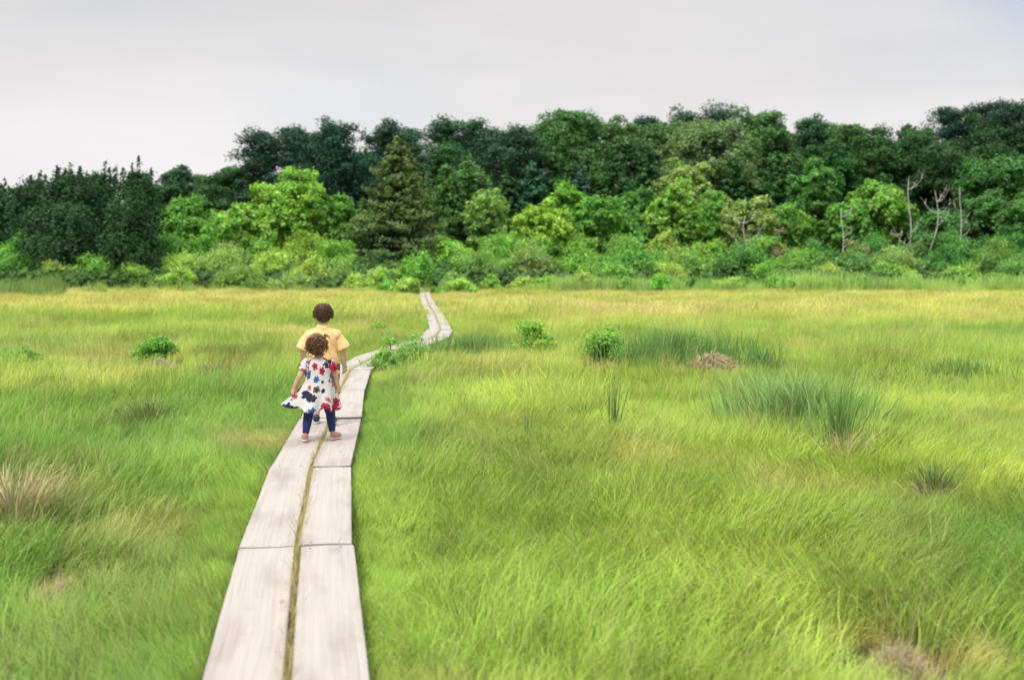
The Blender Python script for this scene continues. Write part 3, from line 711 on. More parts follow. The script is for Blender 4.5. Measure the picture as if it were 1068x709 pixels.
def dead_tree(H, W, rs, n=6):
    tb = Tubes(); ax = np.linspace(0, 1, 8)
    tr = np.stack([.10 * W * np.sin(ax * 6 + rs.random() * 6) + .15 * W * ax, .05 * W * np.cos(ax * 5), ax * H - .2], -1)
    tb.add(tr, .062 * (1 - .8 * ax), 8)
    for i in range(n):
        b = tr[rs.integers(2, 7)]; az = rs.choice([0, math.pi]) + rs.normal(0, .5); L_ = W * rs.uniform(.3, .6)
        t = np.linspace(0, 1, 6)[:, None]
        p = b + np.array([math.cos(az), math.sin(az), 0]) * L_ * t + np.array([0, 0, 1.]) * L_ * (.1 + 1.0 * t ** 2) + rs.normal(0, .07, (6, 3)) * t
        tb.add(p, rs.uniform(.014, .032) * (1 - .8 * t[:, 0]), 6)
        for q in range(3):
            c = p[2 + q]; d = unit(rs.normal(0, 1, 3) + np.array([0, 0, .6])); tb.add([c, c + d * L_ * .22, c + d * L_ * .42 + rs.normal(0, .06, 3)], [.016, .012, .005], 5)
    return tb.mesh('trunk')

PAL = dict(pine=(.032, .096, .054), pineb=(.024, .078, .054), teal=(.032, .108, .064), cedar=(.021, .066, .026), dark=(.034, .108, .042), spruce=(.066, .135, .052),
           dome=(.120, .250, .100), dome2=(.068, .180, .066), mid=(.080, .245, .064), green=(.105, .30, .066), bright=(.140, .355, .070), lime=(.185, .40, .072), yl=(.17, .37, .080),
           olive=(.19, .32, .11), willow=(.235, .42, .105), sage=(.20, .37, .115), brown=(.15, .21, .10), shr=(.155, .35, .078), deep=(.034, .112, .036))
SHRUB_KEYS = ('willow', 'sage', 'shr', 'brown', 'yl')
for k_ in PAL:
    f_ = 1.18 if k_ in SHRUB_KEYS else (1.18 if k_ in ('pine', 'pineb', 'cedar', 'teal') else 1.16)
    PAL[k_] = tuple(min(.72, c_ * f_ * g_) for c_, g_ in zip(PAL[k_], (1.14, 1.0, .88)))
cnt = 0
def plant(kind, px, ytop, wpx, Y, colr, label, jitter=True):
    global cnt; cnt += 1
    rs = np.random.default_rng(1000 + cnt * 13)
    x, ztop = at_depth(px, ytop, Y); zg = gz(x, Y); H = ztop - zg; W = wpx * Y / F
    e = empty({'pine': 'pine_tree', 'spruce': 'spruce_tree', 'darkspruce': 'conifer_tree', 'cedar': 'cedar_tree', 'broad': 'broadleaf_tree', 'dome': 'broadleaf_tree', 'shrub': 'shrub', 'willow': 'willow_shrub', 'dead': 'dead_tree'}[kind], (x, Y, zg), rs.random() * 6.28 if kind not in ('spruce', 'dead') else 0)
    c = np.array(PAL[colr]) * (1 + .045 * rs.normal(size=3) * (1 if jitter else 0))
    if px > 900: c = c * (1 - np.array([.26, .20, .14]) * min(1, (px - 900) / 110))  # edge falloff painted into plant colour, darker toward the right of the view
    if kind == 'dead':
        link('trunk', dead_tree(H, W, rs), M_DEAD, e); tag(e, label, 'dead tree', 'bare dead trees among the shrubs'); return e
    if kind == 'pine': tm, cm = pine(H, W, rs); mat = M_NEEDLE
    elif kind == 'spruce': tm, cm = spruce(H, W, rs, dens=2.8, size=.125, power=.70, warm=True); mat = M_NEEDLE
    elif kind == 'darkspruce': tm, cm = spruce(H, W, rs, dens=1.1, droop=.08, power=.65); mat = M_NEEDLE
    elif kind == 'cedar': tm, cm = cedar(H, W, rs); mat = M_NEEDLE
    elif kind == 'dome': tm, cm = broadleaf(H, W, rs, base=.08, size=.115, dens=2.6, dome=True); mat = M_LEAF
    elif kind == 'broad': tm, cm = broadleaf(H, W, rs, dens=1.6, size=.115); mat = M_LEAF
    else: tm, cm = shrub(H, W, rs, willow=kind == 'willow', size=.078 if kind == 'shrub' else .088, per=260); mat = M_LEAF
    sh = kind in ('shrub', 'willow')
    link('stem' if sh else 'trunk', tm, M_BARK, e)
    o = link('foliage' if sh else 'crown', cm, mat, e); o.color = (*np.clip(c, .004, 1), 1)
    tag(e, label, 'shrub' if sh else 'tree', 'shrubs along the edge of the meadow' if sh else 'trees of the wood behind the meadow')
    return e

TREES = [
 # far left: dark cedars
 ('cedar', -40, 190, 76, 76, 'cedar', 'dark cedar cut off by the left edge of the photo'),
 ('cedar', 10, 187, 66, 77, 'cedar', 'dark cedar at the left edge, lowest topped of the tall cedars in the dark clump'),
 ('cedar', 42, 178, 60, 79, 'cedar', 'second dark cedar from the left in the dark clump at the left edge'),
 ('cedar', 72, 169, 60, 76, 'cedar', 'dark ragged cedar in the middle of the dark clump on the left'),
 ('cedar', 100, 168, 58, 78, 'cedar', 'dark cedar with a broad feathery top just left of the spiky one'),
 ('cedar', 143, 163, 44, 75, 'cedar', 'dark cedar with the thin spike rising highest at the right of the left clump'),
 ('cedar', 134, 200, 54, 70, 'cedar', 'low dark cone of a cedar in front of the spiky cedar'),
 ('cedar', 60, 205, 70, 71, 'cedar', 'squat dark cedar standing in front of the clump on the left'),
 # back left pines
 ('pine', 165, 195, 44, 98, 'dark', 'short dark pine just right of the spiky cedar, behind pale shrubs'),
 ('pine', 187, 177, 48, 100, 'pine', 'small round headed pine on the skyline right of the dark cedars'),
 ('pine', 214, 184, 44, 99, 'dark', 'low pine on the skyline between the round headed one and the tall layered pines'),
 ('pine', 243, 175, 52, 97, 'dark', 'dark pine at the foot of the tall layered pine, above the lime tree\'s left side'),
 ('pine', 278, 137, 58, 96, 'pineb', 'tall layered pine with open gaps, leftmost of the tall pines'),
 ('pine', 308, 131, 52, 103, 'pineb', 'tall pine second from the left, its crown touching the dense dark one'),
 ('pine', 350, 126, 72, 97, 'pineb', 'dense dark tall pine rising above the right side of the lime tree'),
 ('pine', 385, 160, 56, 99, 'teal', 'lower dark pine behind the left flank of the big spruce'),
 ('pine', 404, 126, 58, 101, 'pineb', 'tall dark pine directly behind the tip of the big spruce'),
 ('pine', 457, 121, 60, 106, 'pine', 'tall pine just right of the big spruce tip, with sky under its arm'),
 ('pine', 500, 125, 60, 106, 'pine', 'tall pine on the skyline above the round green tree, right of the spruce'),
 ('pine', 475, 150, 60, 100, 'dark', 'mid height dark pine between the spruce and the round green tree'),
 ('pine', 538, 131, 64, 102, 'pine', 'dark pine on the skyline immediately left of the tall domed tree'),
 # middle
 ('spruce', 414, 141, 132, 80, 'spruce', 'big brownish green spruce cone standing alone behind the end of the path'),
 ('broad', 303, 186, 84, 84, 'lime', 'bright lime green broadleaf tree in front of the tall dense pines'),
 ('broad', 250, 214, 56, 80, 'lime', 'small lime green tree left of the bright lime broadleaf tree'),
 ('broad', 188, 210, 84, 84, 'green', 'leafy green tree behind the pale shrubs right of the dark cedars'),
 ('broad', 355, 206, 60, 84, 'green', 'leafy green tree pressed against the left flank of the big spruce'),
 ('broad', 484, 170, 72, 90, 'dome2', 'rounded dark green broadleaf tree just right of the big spruce'),
 ('broad', 507, 190, 46, 84, 'sage', 'small grey green tree in front of the rounded tree right of the spruce'),
 ('darkspruce', 556, 168, 66, 96, 'teal', 'dark bluish conifer below the pine left of the tall domed tree'),
 ('dome', 596, 118, 88, 105, 'dome2', 'tall domed broadleaf tree on the skyline near the middle of the photo'),
 ('darkspruce', 606, 172, 56, 93, 'teal', 'dark teal conifer directly below the tall domed tree'),
 ('dome', 645, 124, 72, 109, 'dome2', 'broad tree on the skyline right of the tall domed tree'),
 ('pine', 672, 119, 50, 116, 'pineb', 'dark pine tip showing above the trees left of the big pale dome'),
 ('darkspruce', 642, 155, 60, 97, 'dark', 'pointed dark green conifer right of the teal one'),
 ('darkspruce', 676, 152, 60, 95, 'deep', 'pointed green conifer just left of the big pale dome'),
 ('pine', 716, 114, 60, 118, 'pineb', 'dark pine behind the left shoulder of the big pale domed tree'),
 ('pine', 752, 109, 70, 118, 'pineb', 'dark pine crown peeping highest above the big pale domed tree'),
 ('dome', 742, 119, 96, 100, 'dome', 'big pale green domed broadleaf tree, roundest crown on the skyline'),
 ('dome', 714, 171, 62, 93, 'olive', 'small low olive dome in front of the big pale domed tree'),
 ('dome', 798, 117, 70, 106, 'dome2', 'green broadleaf tree on the skyline right of the big pale dome'),
 ('pine', 845, 121, 50, 108, 'pine', 'narrow dark pine on the skyline two crowns right of the big pale dome'),
 ('darkspruce', 768, 165, 56, 96, 'dark', 'dark conifer below the right side of the big pale dome'),
 ('darkspruce', 812, 160, 62, 94, 'deep', 'green conifer with a pointed top right below the skyline broadleaf'),
 ('dome', 880, 127, 66, 109, 'dome2', 'broadleaf tree on the skyline between the narrow pine and the dark right hand mass'),
 ('broad', 868, 152, 70, 99, 'deep', 'dark broadleaf tree below the skyline, behind the upright green tree'),
 ('broad', 918, 138, 84, 102, 'deep', 'dark broad crown on the skyline left of the tall pines on the right'),
 ('broad', 962, 133, 84, 103, 'deep', 'dark broad crown above the bleached dead trees'),
 ('pine', 998, 108, 58, 108, 'pineb', 'leftmost of the three tall dark pines at the right edge'),
 ('pine', 1028, 105, 58, 110, 'pineb', 'middle of the three tall dark pines at the right edge'),
 ('pine', 1060, 103, 70, 107, 'pineb', 'tallest dark pine at the right edge of the photo'),
 ('pine', 1105, 106, 80, 104, 'pineb', 'dark pine standing outside the right edge of the photo'),
 ('broad', 1000, 150, 90, 98, 'deep', 'dark green tree filling the space below the tall pines on the right'),
 ('broad', 1046, 158, 92, 93, 'mid', 'sloping mid green tree at the right edge below the tallest pine'),
 ('broad', 1100, 185, 90, 88, 'mid', 'green tree standing outside the right edge beside the sloping one'),
 # lower middle
 ('broad', 566, 214, 66, 81, 'lime', 'low lime green tree below the bluish conifer, left of the rounded bright one'),
 ('broad', 590, 192, 56, 87, 'bright', 'rounded bright green tree below the tall domed tree'),
 ('broad', 628, 210, 60, 84, 'green', 'green tree just right of the rounded bright tree, above pale shrubs'),
 ('broad', 662, 200, 62, 88, 'mid', 'mid green tree below the two pointed conifers'),
 ('broad', 706, 193, 66, 83, 'shr', 'airy green tree with thin stem below the small olive dome'),
 ('broad', 748, 205, 56, 86, 'bright', 'bright green low tree below the big pale dome'),
 ('broad', 782, 203, 62, 80, 'olive', 'sparse olive tree around the leaning bleached stem'),
 ('broad', 848, 170, 58, 89, 'mid', 'upright mid green tree standing above the shrubs right of the sparse olive tree'),
 ('broad', 824, 214, 60, 84, 'green', 'low green tree between the sparse olive tree and the short dead trunk'),
 ('broad', 882, 208, 56, 83, 'green', 'low green tree behind the short dead trunk'),
 ('broad', 918, 187, 68, 85, 'bright', 'bright green broadleaf tree left of the tall forked dead tree'),
 ('broad', 985, 222, 70, 84, 'mid', 'low green tree behind the bleached dead trees'),
 ('broad', 1035, 208, 76, 82, 'mid', 'green tree right of the bleached dead trees'),
 ('broad', 1085, 205, 70, 80, 'mid', 'green tree cut off by the right edge above the shrubs'),
 ('dead', 946, 181, 34, 79, 'deep', 'tallest bleached dead tree with a forked bare top'),
 ('dead', 972, 196, 34, 79.5, 'deep', 'crooked bleached dead tree right of the tallest one'),
 ('dead', 1000, 192, 20, 80, 'deep', 'slim upright bleached dead tree, rightmost of the bare ones'),
 ('dead', 876, 214, 26, 77, 'deep', 'short bleached dead trunk among shrubs left of the bright green tree'),
 ('dead', 774, 222, 40, 76.5, 'deep', 'leaning bleached dead stem inside the sparse olive tree'),
]
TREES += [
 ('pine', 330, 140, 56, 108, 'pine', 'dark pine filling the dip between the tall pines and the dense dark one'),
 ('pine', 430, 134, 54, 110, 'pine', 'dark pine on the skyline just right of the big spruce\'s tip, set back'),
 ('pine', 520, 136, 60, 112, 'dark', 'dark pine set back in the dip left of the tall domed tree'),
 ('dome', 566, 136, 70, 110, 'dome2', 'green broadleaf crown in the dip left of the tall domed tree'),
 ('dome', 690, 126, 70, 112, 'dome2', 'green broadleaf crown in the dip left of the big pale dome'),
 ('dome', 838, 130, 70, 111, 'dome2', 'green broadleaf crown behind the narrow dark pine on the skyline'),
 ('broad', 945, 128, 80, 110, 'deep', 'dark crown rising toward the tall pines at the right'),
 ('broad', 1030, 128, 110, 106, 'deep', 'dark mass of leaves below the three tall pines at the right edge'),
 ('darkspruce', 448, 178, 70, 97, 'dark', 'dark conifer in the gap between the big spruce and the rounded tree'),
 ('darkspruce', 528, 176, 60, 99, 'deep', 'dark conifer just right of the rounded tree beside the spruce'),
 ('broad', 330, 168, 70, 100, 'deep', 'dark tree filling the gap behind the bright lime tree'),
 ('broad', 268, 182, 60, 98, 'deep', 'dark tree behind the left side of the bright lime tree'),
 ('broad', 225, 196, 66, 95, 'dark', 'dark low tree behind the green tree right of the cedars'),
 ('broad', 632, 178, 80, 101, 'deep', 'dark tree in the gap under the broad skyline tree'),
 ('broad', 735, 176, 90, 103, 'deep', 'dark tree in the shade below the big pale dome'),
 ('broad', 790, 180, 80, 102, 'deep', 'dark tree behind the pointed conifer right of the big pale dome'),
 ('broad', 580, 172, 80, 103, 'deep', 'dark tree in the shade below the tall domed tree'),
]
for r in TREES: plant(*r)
SHRUBS = [
 # back row
 ('shrub', 20, 240, 74, 74, 'green', 'green shrub at the left edge under the dark cedars'),
 ('shrub', 172, 232, 74, 78, 'green', 'dark topped green shrub right behind the low cedar cone'),
 ('shrub', 222, 228, 70, 79, 'bright', 'bright shrub in the back row between the cedars and the lime trees'),
 ('shrub', 275, 236, 60, 78, 'yl', 'yellow green shrub below the small lime tree'),
 ('shrub', 318, 232, 70, 79, 'lime', 'lime shrub under the bright lime broadleaf tree'),
 ('shrub', 352, 242, 56, 76, 'yl', 'yellow green shrub left of the spruce\'s foot'),
 ('shrub', 470, 238, 56, 78, 'lime', 'lime shrub right of the spruce\'s foot'),
 ('shrub', 522, 226, 60, 79, 'bright', 'bright shrub below the small grey green tree'),
 ('shrub', 552, 236, 56, 78, 'yl', 'yellow green shrub below the low lime tree'),
 ('shrub', 602, 232, 60, 79, 'bright', 'bright shrub under the rounded bright tree'),
 ('shrub', 648, 236, 60, 78, 'shr', 'green back row shrub under the pointed conifers'),
 ('shrub', 690, 236, 54, 77, 'willow', 'pale back row shrub left of the airy tree\'s stem'),
 ('shrub', 735, 238, 60, 77, 'shr', 'green back row shrub right of the airy tree\'s stem'),
 ('shrub', 800, 238, 60, 77, 'shr', 'green shrub right of the leaning bleached stem'),
 ('shrub', 845, 240, 60, 76, 'mid', 'darker green shrub below the upright mid green tree'),
 ('shrub', 905, 238, 66, 77, 'mid', 'darker green shrub right of the short dead trunk'),
 ('shrub', 955, 236, 60, 77, 'mid', 'green shrub at the foot of the tallest dead tree'),
 ('shrub', 1005, 234, 66, 77, 'green', 'green shrub at the foot of the slim dead tree'),
 ('shrub', 1060, 230, 80, 77, 'mid', 'large green shrub at the right edge in the back row'),
 ('shrub', 1110, 228, 70, 76, 'mid', 'green back row shrub outside the right edge'),
 ('shrub', 818, 228, 40, 75.5, 'brown', 'brownish twiggy shrub left of the upright green tree\'s foot'),
 ('shrub', 893, 240, 40, 74, 'brown', 'brownish twiggy shrub just right of the short dead trunk'),
 ('shrub', 236, 244, 40, 74, 'brown', 'brownish twiggy shrub among the pale shrubs left of the boy\'s head'),
 # middle row
 ('willow', -30, 258, 70, 70, 'willow', 'pale shrub cut by the left edge in front of the cedars'),
 ('willow', 16, 256, 60, 70, 'green', 'fresh green shrub at the left edge above the reeds'),
 ('willow', 58, 266, 56, 69, 'willow', 'pale shrub in front of the squat dark cedar'),
 ('willow', 100, 265, 54, 69, 'shr', 'green shrub in front of the low cedar cone\'s left side'),
 ('willow', 140, 270, 48, 68.5, 'willow', 'pale low shrub directly in front of the low cedar cone'),
 ('willow', 186, 252, 70, 71, 'willow', 'broad pale shrub right of the low cedar cone'),
 ('willow', 232, 250, 76, 71, 'sage', 'big grey green mounded shrub left of the boy'),
 ('willow', 284, 254, 74, 70, 'willow', 'big pale mounded shrub above and left of the boy\'s head'),
 ('willow', 325, 268, 56, 69, 'willow', 'pale shrub directly behind the boy\'s head'),
 ('willow', 364, 272, 56, 68.5, 'sage', 'grey green shrub right of the boy\'s head'),
 ('willow', 398, 276, 46, 67.5, 'willow', 'pale low shrub in front of the spruce\'s left side'),
 ('shrub', 437, 256, 56, 68, 'bright', 'bright rounded shrub at the end of the boardwalk, left side'),
 ('willow', 500, 247, 80, 71, 'shr', 'broad green shrub behind the small pale ones at the path\'s end'),
 ('willow', 552, 252, 72, 71, 'olive', 'olive green shrub in the middle row right of the path\'s end'),
 ('shrub', 606, 250, 66, 72, 'shr', 'rounded green shrub two along from the path\'s end shrubs'),
 ('shrub', 662, 247, 84, 73, 'green', 'large dense green shrub below the mid green tree, middle row'),
 ('willow', 722, 256, 66, 71, 'shr', 'green shrub in the middle row below the airy tree'),
 ('shrub', 776, 250, 80, 73, 'mid', 'dark green mound below the leaning bleached stem'),
 ('willow', 832, 252, 66, 71, 'shr', 'green shrub in the middle row below the darker green one'),
 ('shrub', 882, 256, 70, 70.5, 'mid', 'dark green mound in the middle row below the short dead trunk'),
 ('willow', 934, 250, 74, 72, 'sage', 'grey green shrub in the middle row below the bright tree'),
 ('shrub', 988, 252, 70, 71, 'mid', 'dark green mound below the bleached dead trees'),
 ('willow', 1040, 248, 76, 72, 'shr', 'green shrub in the middle row near the right edge'),
 ('shrub', 1095, 246, 76, 71, 'mid', 'dark green shrub outside the right edge, middle row'),
 # front row
 ('willow', 180, 277, 64, 66.5, 'willow', 'low pale shrub in the front row left of the boy, below the broad pale one'),
 ('willow', 250, 276, 70, 66.5, 'shr', 'low green shrub in the front row under the big mounded ones'),
 ('willow', 305, 282, 52, 66, 'sage', 'low grey green shrub touching the boy\'s head from the left'),
 ('willow', 378, 286, 48, 65.5, 'willow', 'low pale shrub in the front row between the boy and the path\'s end'),
 ('willow', 474, 282, 44, 63.5, 'sage', 'pale grey green shrub at the end of the boardwalk, right side'),
 ('shrub', 511, 284, 28, 64.5, 'shr', 'small round green shrub, second right of the path\'s end'),
 ('willow', 545, 289, 40, 64.5, 'willow', 'low pale shrub, third right of the path\'s end'),
 ('willow', 575, 287, 42, 64.5, 'shr', 'low round green shrub, fourth right of the path\'s end'),
 ('shrub', 727, 286, 34, 64.5, 'mid', 'small dark round shrub standing in the reeds'),
 ('willow', 466, 297, 26, 60.5, 'bright', 'tiny bright shrub nearest the right side of the path\'s end'),
 ('willow', 640, 272, 60, 68, 'shr', 'pale low shrub behind the reeds under the large dense one'),
 ('willow', 700, 274, 56, 68, 'willow', 'low pale shrub behind the reeds left of the small dark round one'),
 ('willow', 800, 274, 66, 68, 'shr', 'low green shrub behind the reeds below the dark green mound'),
 ('willow', 868, 276, 56, 68, 'willow', 'low pale shrub behind the reeds below the short dead trunk'),
 ('willow', 930, 274, 66, 68, 'shr', 'low green shrub behind the reeds below the grey green one'),
 ('willow', 1000, 274, 66, 68, 'willow', 'low pale shrub behind the reeds below the dead trees'),
 ('willow', 1060, 270, 66, 68, 'shr', 'low green shrub behind the reeds at the right edge'),
 ('willow', 424, 289, 38, 59.5, 'willow', 'low pale shrub crowding the left side of the boardwalk\'s far end'),
 ('willow', 404, 293, 30, 60.0, 'shr', 'small green shrub a step left of the boardwalk\'s far end'),
 ('willow', 482, 291, 40, 58.5, 'willow', 'low pale shrub a step right of the boardwalk\'s far end'),
 ('willow', 612, 286, 40, 64.2, 'willow', 'low pale mound in the reeds, first right of the small round front shrubs'),
 ('shrub', 655, 288, 34, 63.8, 'shr', 'low green mound in the reeds below the large dense middle row shrub'),
 ('willow', 690, 287, 42, 64.4, 'bright', 'low bright mound in the reeds left of the small dark round shrub'),
 ('willow', 762, 286, 46, 64.2, 'willow', 'low pale mound in the reeds right of the small dark round shrub'),
 ('shrub', 812, 288, 36, 63.8, 'shr', 'low green mound in the reeds below the sparse olive tree'),
 ('willow', 850, 286, 46, 64.4, 'willow', 'low pale mound in the reeds below the upright mid green tree'),
 ('willow', 898, 287, 40, 64.0, 'shr', 'low green mound in the reeds below the bright green broadleaf tree'),
 ('willow', 950, 285, 48, 64.4, 'willow', 'low pale mound in the reeds below the tallest dead tree'),
 ('shrub', 1000, 287, 40, 64.0, 'shr', 'low green mound in the reeds below the slim dead tree'),
 ('willow', 1046, 285, 48, 64.4, 'shr', 'low green mound in the reeds at the right edge'),
]
for r in SHRUBS: plant(*r)

# undergrowth that fills the floor of the wood
def undergrowth():
    c = bpy.data.collections.new('leaf_mass')
    for i in range(3):
        rs = np.random.default_rng(700 + i); m = 260
        d = rand_dir(m, rs); d[:, 2] = abs(d[:, 2]); P = d * (.9 * rs.random((m, 1)) ** .4) * np.array([1, 1, .8])
        V, Fq, A = leaf_quads(P, d + np.array([0, 0, .4]), .13, .5, rs, np.clip(.3 + .6 * d[:, 2], 0, 1))
        A2 = A.copy(); A2[:, 1] = A[:, 1]; A2[:, 2] = 0
        me = mesh_np('leaf_mass_%d' % i, V, Fq, {'bl': A2}); me.materials.append(M_GRASS)
        c.objects.link(bpy.data.objects.new('leaf_mass_%d' % i, me))
    y = 67 + 42 * rng.random(2600) ** 1.2; x = (rng.random(2600) * 1290 - 110 - 534) / 1200 * y
    n = len(x); s = .8 + 1.1 * rng.random(n); base = np.array([.07, .16, .035])[None] * (.5 + .9 * fbm(x * .25, y * .25, 8, 3))[:, None] * (1 - .5 * sstep(80, 100, y))[:, None]
    tag(instancer('undergrowth', c, np.stack([x, y, ground(x, y)], -1), np.stack([0 * x, 0 * x, rng.random(n) * 6.28], -1), np.stack([s, s, s], -1), base, rng.integers(0, 3, n)), kind='stuff')
undergrowth()

# ------------------------------------------------------------------ plants and tufts out in the meadow
def meadow_plant(px, pybase, hpx, wpx, colr, label, name='meadow_shrub', cat='shrub', size=.03, per=90, willow=True):
    global cnt; cnt += 1; rs = np.random.default_rng(4000 + cnt)
    x, y = at(px, pybase, -.15); zg = gz(x, y); H = hpx * y / F + .24; W = wpx * y / F * 1.25
    tm, cm = shrub(H, W, rs, size=size * .62, n=26, willow=True, per=per * 4)
    e = empty(name, (x, y, zg), rs.random() * 6); link('stem', tm, M_STALK, e); o = link('foliage', cm, M_LEAF, e); o.color = (*colr, 1)
    tag(e, label, cat, 'leafy plants standing out in the meadow')
M_STALK = bark_mat('green_stalk', (.05, .09, .02), (.10, .15, .04))
meadow_plant(161, 382, 32, 40, (.18, .40, .07), 'small round green bush alone in the meadow left of the children', size=.045)
meadow_plant(555, 372, 34, 48, (.27, .48, .085), 'bright leafy bush in the meadow right of the path, left of its pair', size=.05)
meadow_plant(631, 382, 26, 54, (.22, .42, .08), 'bright leafy bush in the meadow, right one of the pair', size=.05)
meadow_plant(403, 392, 34, 34, (.26, .47, .11), 'weedy leafy plant beside the boardwalk bend, left one', 'weed', 'plant', .028)
meadow_plant(430, 388, 36, 44, (.22, .42, .11), 'larger weedy plant beside the boardwalk bend, right one', 'weed', 'plant', .03)
meadow_plant(14, 384, 6, 60, (.12, .33, .05), 'low dark green clump at the left edge in the far meadow', size=.05)
meadow_plant(395, 350, 3, 26, (.16, .38, .06), 'low green clump left of the path\'s far bend', size=.05)

def tuft(px, pybase, hpx, wpx, n, width, colr, lean, splay, label, dry=.1, spread=2.0, name='grass_tuft', cat='grass tuft'):
    global cnt; cnt += 1; rs = np.random.default_rng(6000 + cnt)
    x, y = at(px, pybase, -.14); zg = gz(x, y); H = hpx * y / F; W = wpx * y / F
    V, Fq, A = blades(int(n * 1.4), W / 2, H * 1.02 + .06, width, lean, spread, rs, dry=dry, seg=4, splay=splay)
    o = link(name, mesh_np(name, V, Fq, {'bl': A}), M_TUFT, None, (x, y, zg)); o.color = (*colr, 1)
    tag(o, label, cat, 'tall tufts standing out of the meadow grass'); return o
bg_, gr_, st_ = (.25, .45, .12), (.11, .27, .04), (.62, .52, .33)
tuft(838, 452, 62, 150, 1300, .010, bg_, .75, .55, 'broad blue green clump of tall sedge right of the path\'s middle meadow', dry=.12)
tuft(874, 476, 92, 52, 150, .009, (.22, .41, .09), .42, .55, 'tallest upright reed tuft, rising from the sedge clump\'s right side')
tuft(880, 482, 40, 44, 120, .011, st_, .9, .7, 'pale withered straw tuft at the foot of the tallest reed tuft', dry=.8)
tuft(800, 430, 42, 110, 500, .011, bg_, .7, .5, 'dark sedge tuft left of and behind the broad sedge clump')
tuft(795, 390, 34, 44, 160, .015, (.17, .34, .08), .6, .5, 'green tuft beside the dead hay mound, right side')
tuft(702, 382, 36, 175, 1500, .016, (.13, .30, .06), .45, .3, 'wide stand of green marsh grass left of the dead hay mound')
tuft(976, 512, 40, 46, 150, .009, (.16, .27, .06), .8, .7, 'dark tuft with withered blades near the right edge')
tuft(972, 514, 24, 50, 90, .009, st_, 1.2, .8, 'pale withered blades drooping round the dark tuft near the right edge', dry=.9)
tuft(404, 391, 22, 46, 200, .010, (.20, .42, .07), .8, .6, 'bright grass tuft growing against the boardwalk just before the weedy plants')
tuft(455, 372, 18, 60, 200, .012, (.22, .42, .08), .8, .6, 'grass tuft in front of the boardwalk\'s far bend')
tuft(915, 470, 30, 70, 160, .009, (.24, .40, .08), .8, .6, 'loose green tuft between the tallest reeds and the dark right hand tuft', dry=.3)
tuft(770, 440, 30, 80, 200, .010, (.22, .40, .09), .8, .6, 'loose green tuft in front of the dark sedge, left of the broad clump')
tuft(790, 510, 34, 60, 70, .008, (.50, .50, .18), 1.2, .6, 'pale arching straw blades in the bright grass left of the reeds', dry=.7)
tuft(607, 440, 22, 40, 200, .010, (.08, .24, .035), 1.0, .6, 'small dark green tuft in the bright grass, middle of the meadow')
tuft(660, 440, 14, 34, 160, .010, (.08, .24, .035), 1.1, .6, 'small low dark green tuft right of the other dark one')
tuft(640, 452, 58, 12, 30, .009, (.10, .22, .05), .15, .3, 'few thin tall stalks standing between the two small dark tufts')
tuft(549, 460, 50, 6, 5, .009, (.12, .22, .08), .08, .2, 'single thin reed stalk standing in the bright middle meadow')
tuft(12, 560, 84, 110, 300, .009, (.52, .47, .25), 1.0, .7, 'large withered tussock of straw blades at the left edge', dry=.65)
tuft(60, 528, 34, 70, 120, .007, (.34, .42, .10), 1.3, .6, 'arching pale blades reaching right from the withered tussock', dry=.4)
tuft(920, 402, 18, 60, 160, .014, (.09, .23, .045), .8, .6, 'low dark tuft in the right middle meadow')
tuft(150, 446, 36, 80, 260, .010, (.16, .27, .06), .7, .5, 'dark olive tuft left of the girl in the floral dress', dry=.2)
tuft(228, 400, 26, 50, 160, .012, (.24, .28, .10), .8, .6, 'brownish tuft left of the boy in the far side grass', dry=.45)
tuft(1000, 398, 24, 120, 620, .016, (.13, .29, .055), .5, .3, 'wide green marsh grass band at the right edge of the middle meadow')
tuft(490, 372, 22, 120, 620, .014, (.15, .31, .07), .5, .3, 'wide green marsh grass band between the path and the left bright bush')
# dead hay mound
def hay_mound(px, py, wpx, hpx, label):
    global cnt; cnt += 1; rs = np.random.default_rng(8000 + cnt)
    x, y = at(px, py, -.12); W = wpx * y / F; H = hpx * y / F; n = 900
    V, Fq, A = blades(n, .5, .30 + .1 * W, .006 + .0004 * y, 1.75, .9, rs, dry=.75, seg=4, splay=.45)
    rr = np.hypot(V[:, 0], V[:, 1]) * 2; V = V * np.array([W, W * .75, .55]); V[:, 2] += H * .8 * np.clip(1 - rr ** 2, 0, 1)
    o = link('hay_mound', mesh_np('hay_mound', V, Fq, {'bl': A}), M_TUFT, None, (x, y, gz(x, y) + .0)); o.color = (.60, .52, .33, 1)
    tag(o, label, 'dead grass', 'mounds of dead grass in the meadow')
hay_mound(742, 389, 62, 15, 'flat grey brown mound of dead hay in the right middle meadow')
hay_mound(935, 694, 80, 22, 'flattened patch of brown dead grass at the bottom right')
hay_mound(62, 622, 80, 18, 'dark brown patch of dead grass at the lower left')
hay_mound(165, 384, 40, 6, 'thin strip of dead grass at the foot of the small round bush')

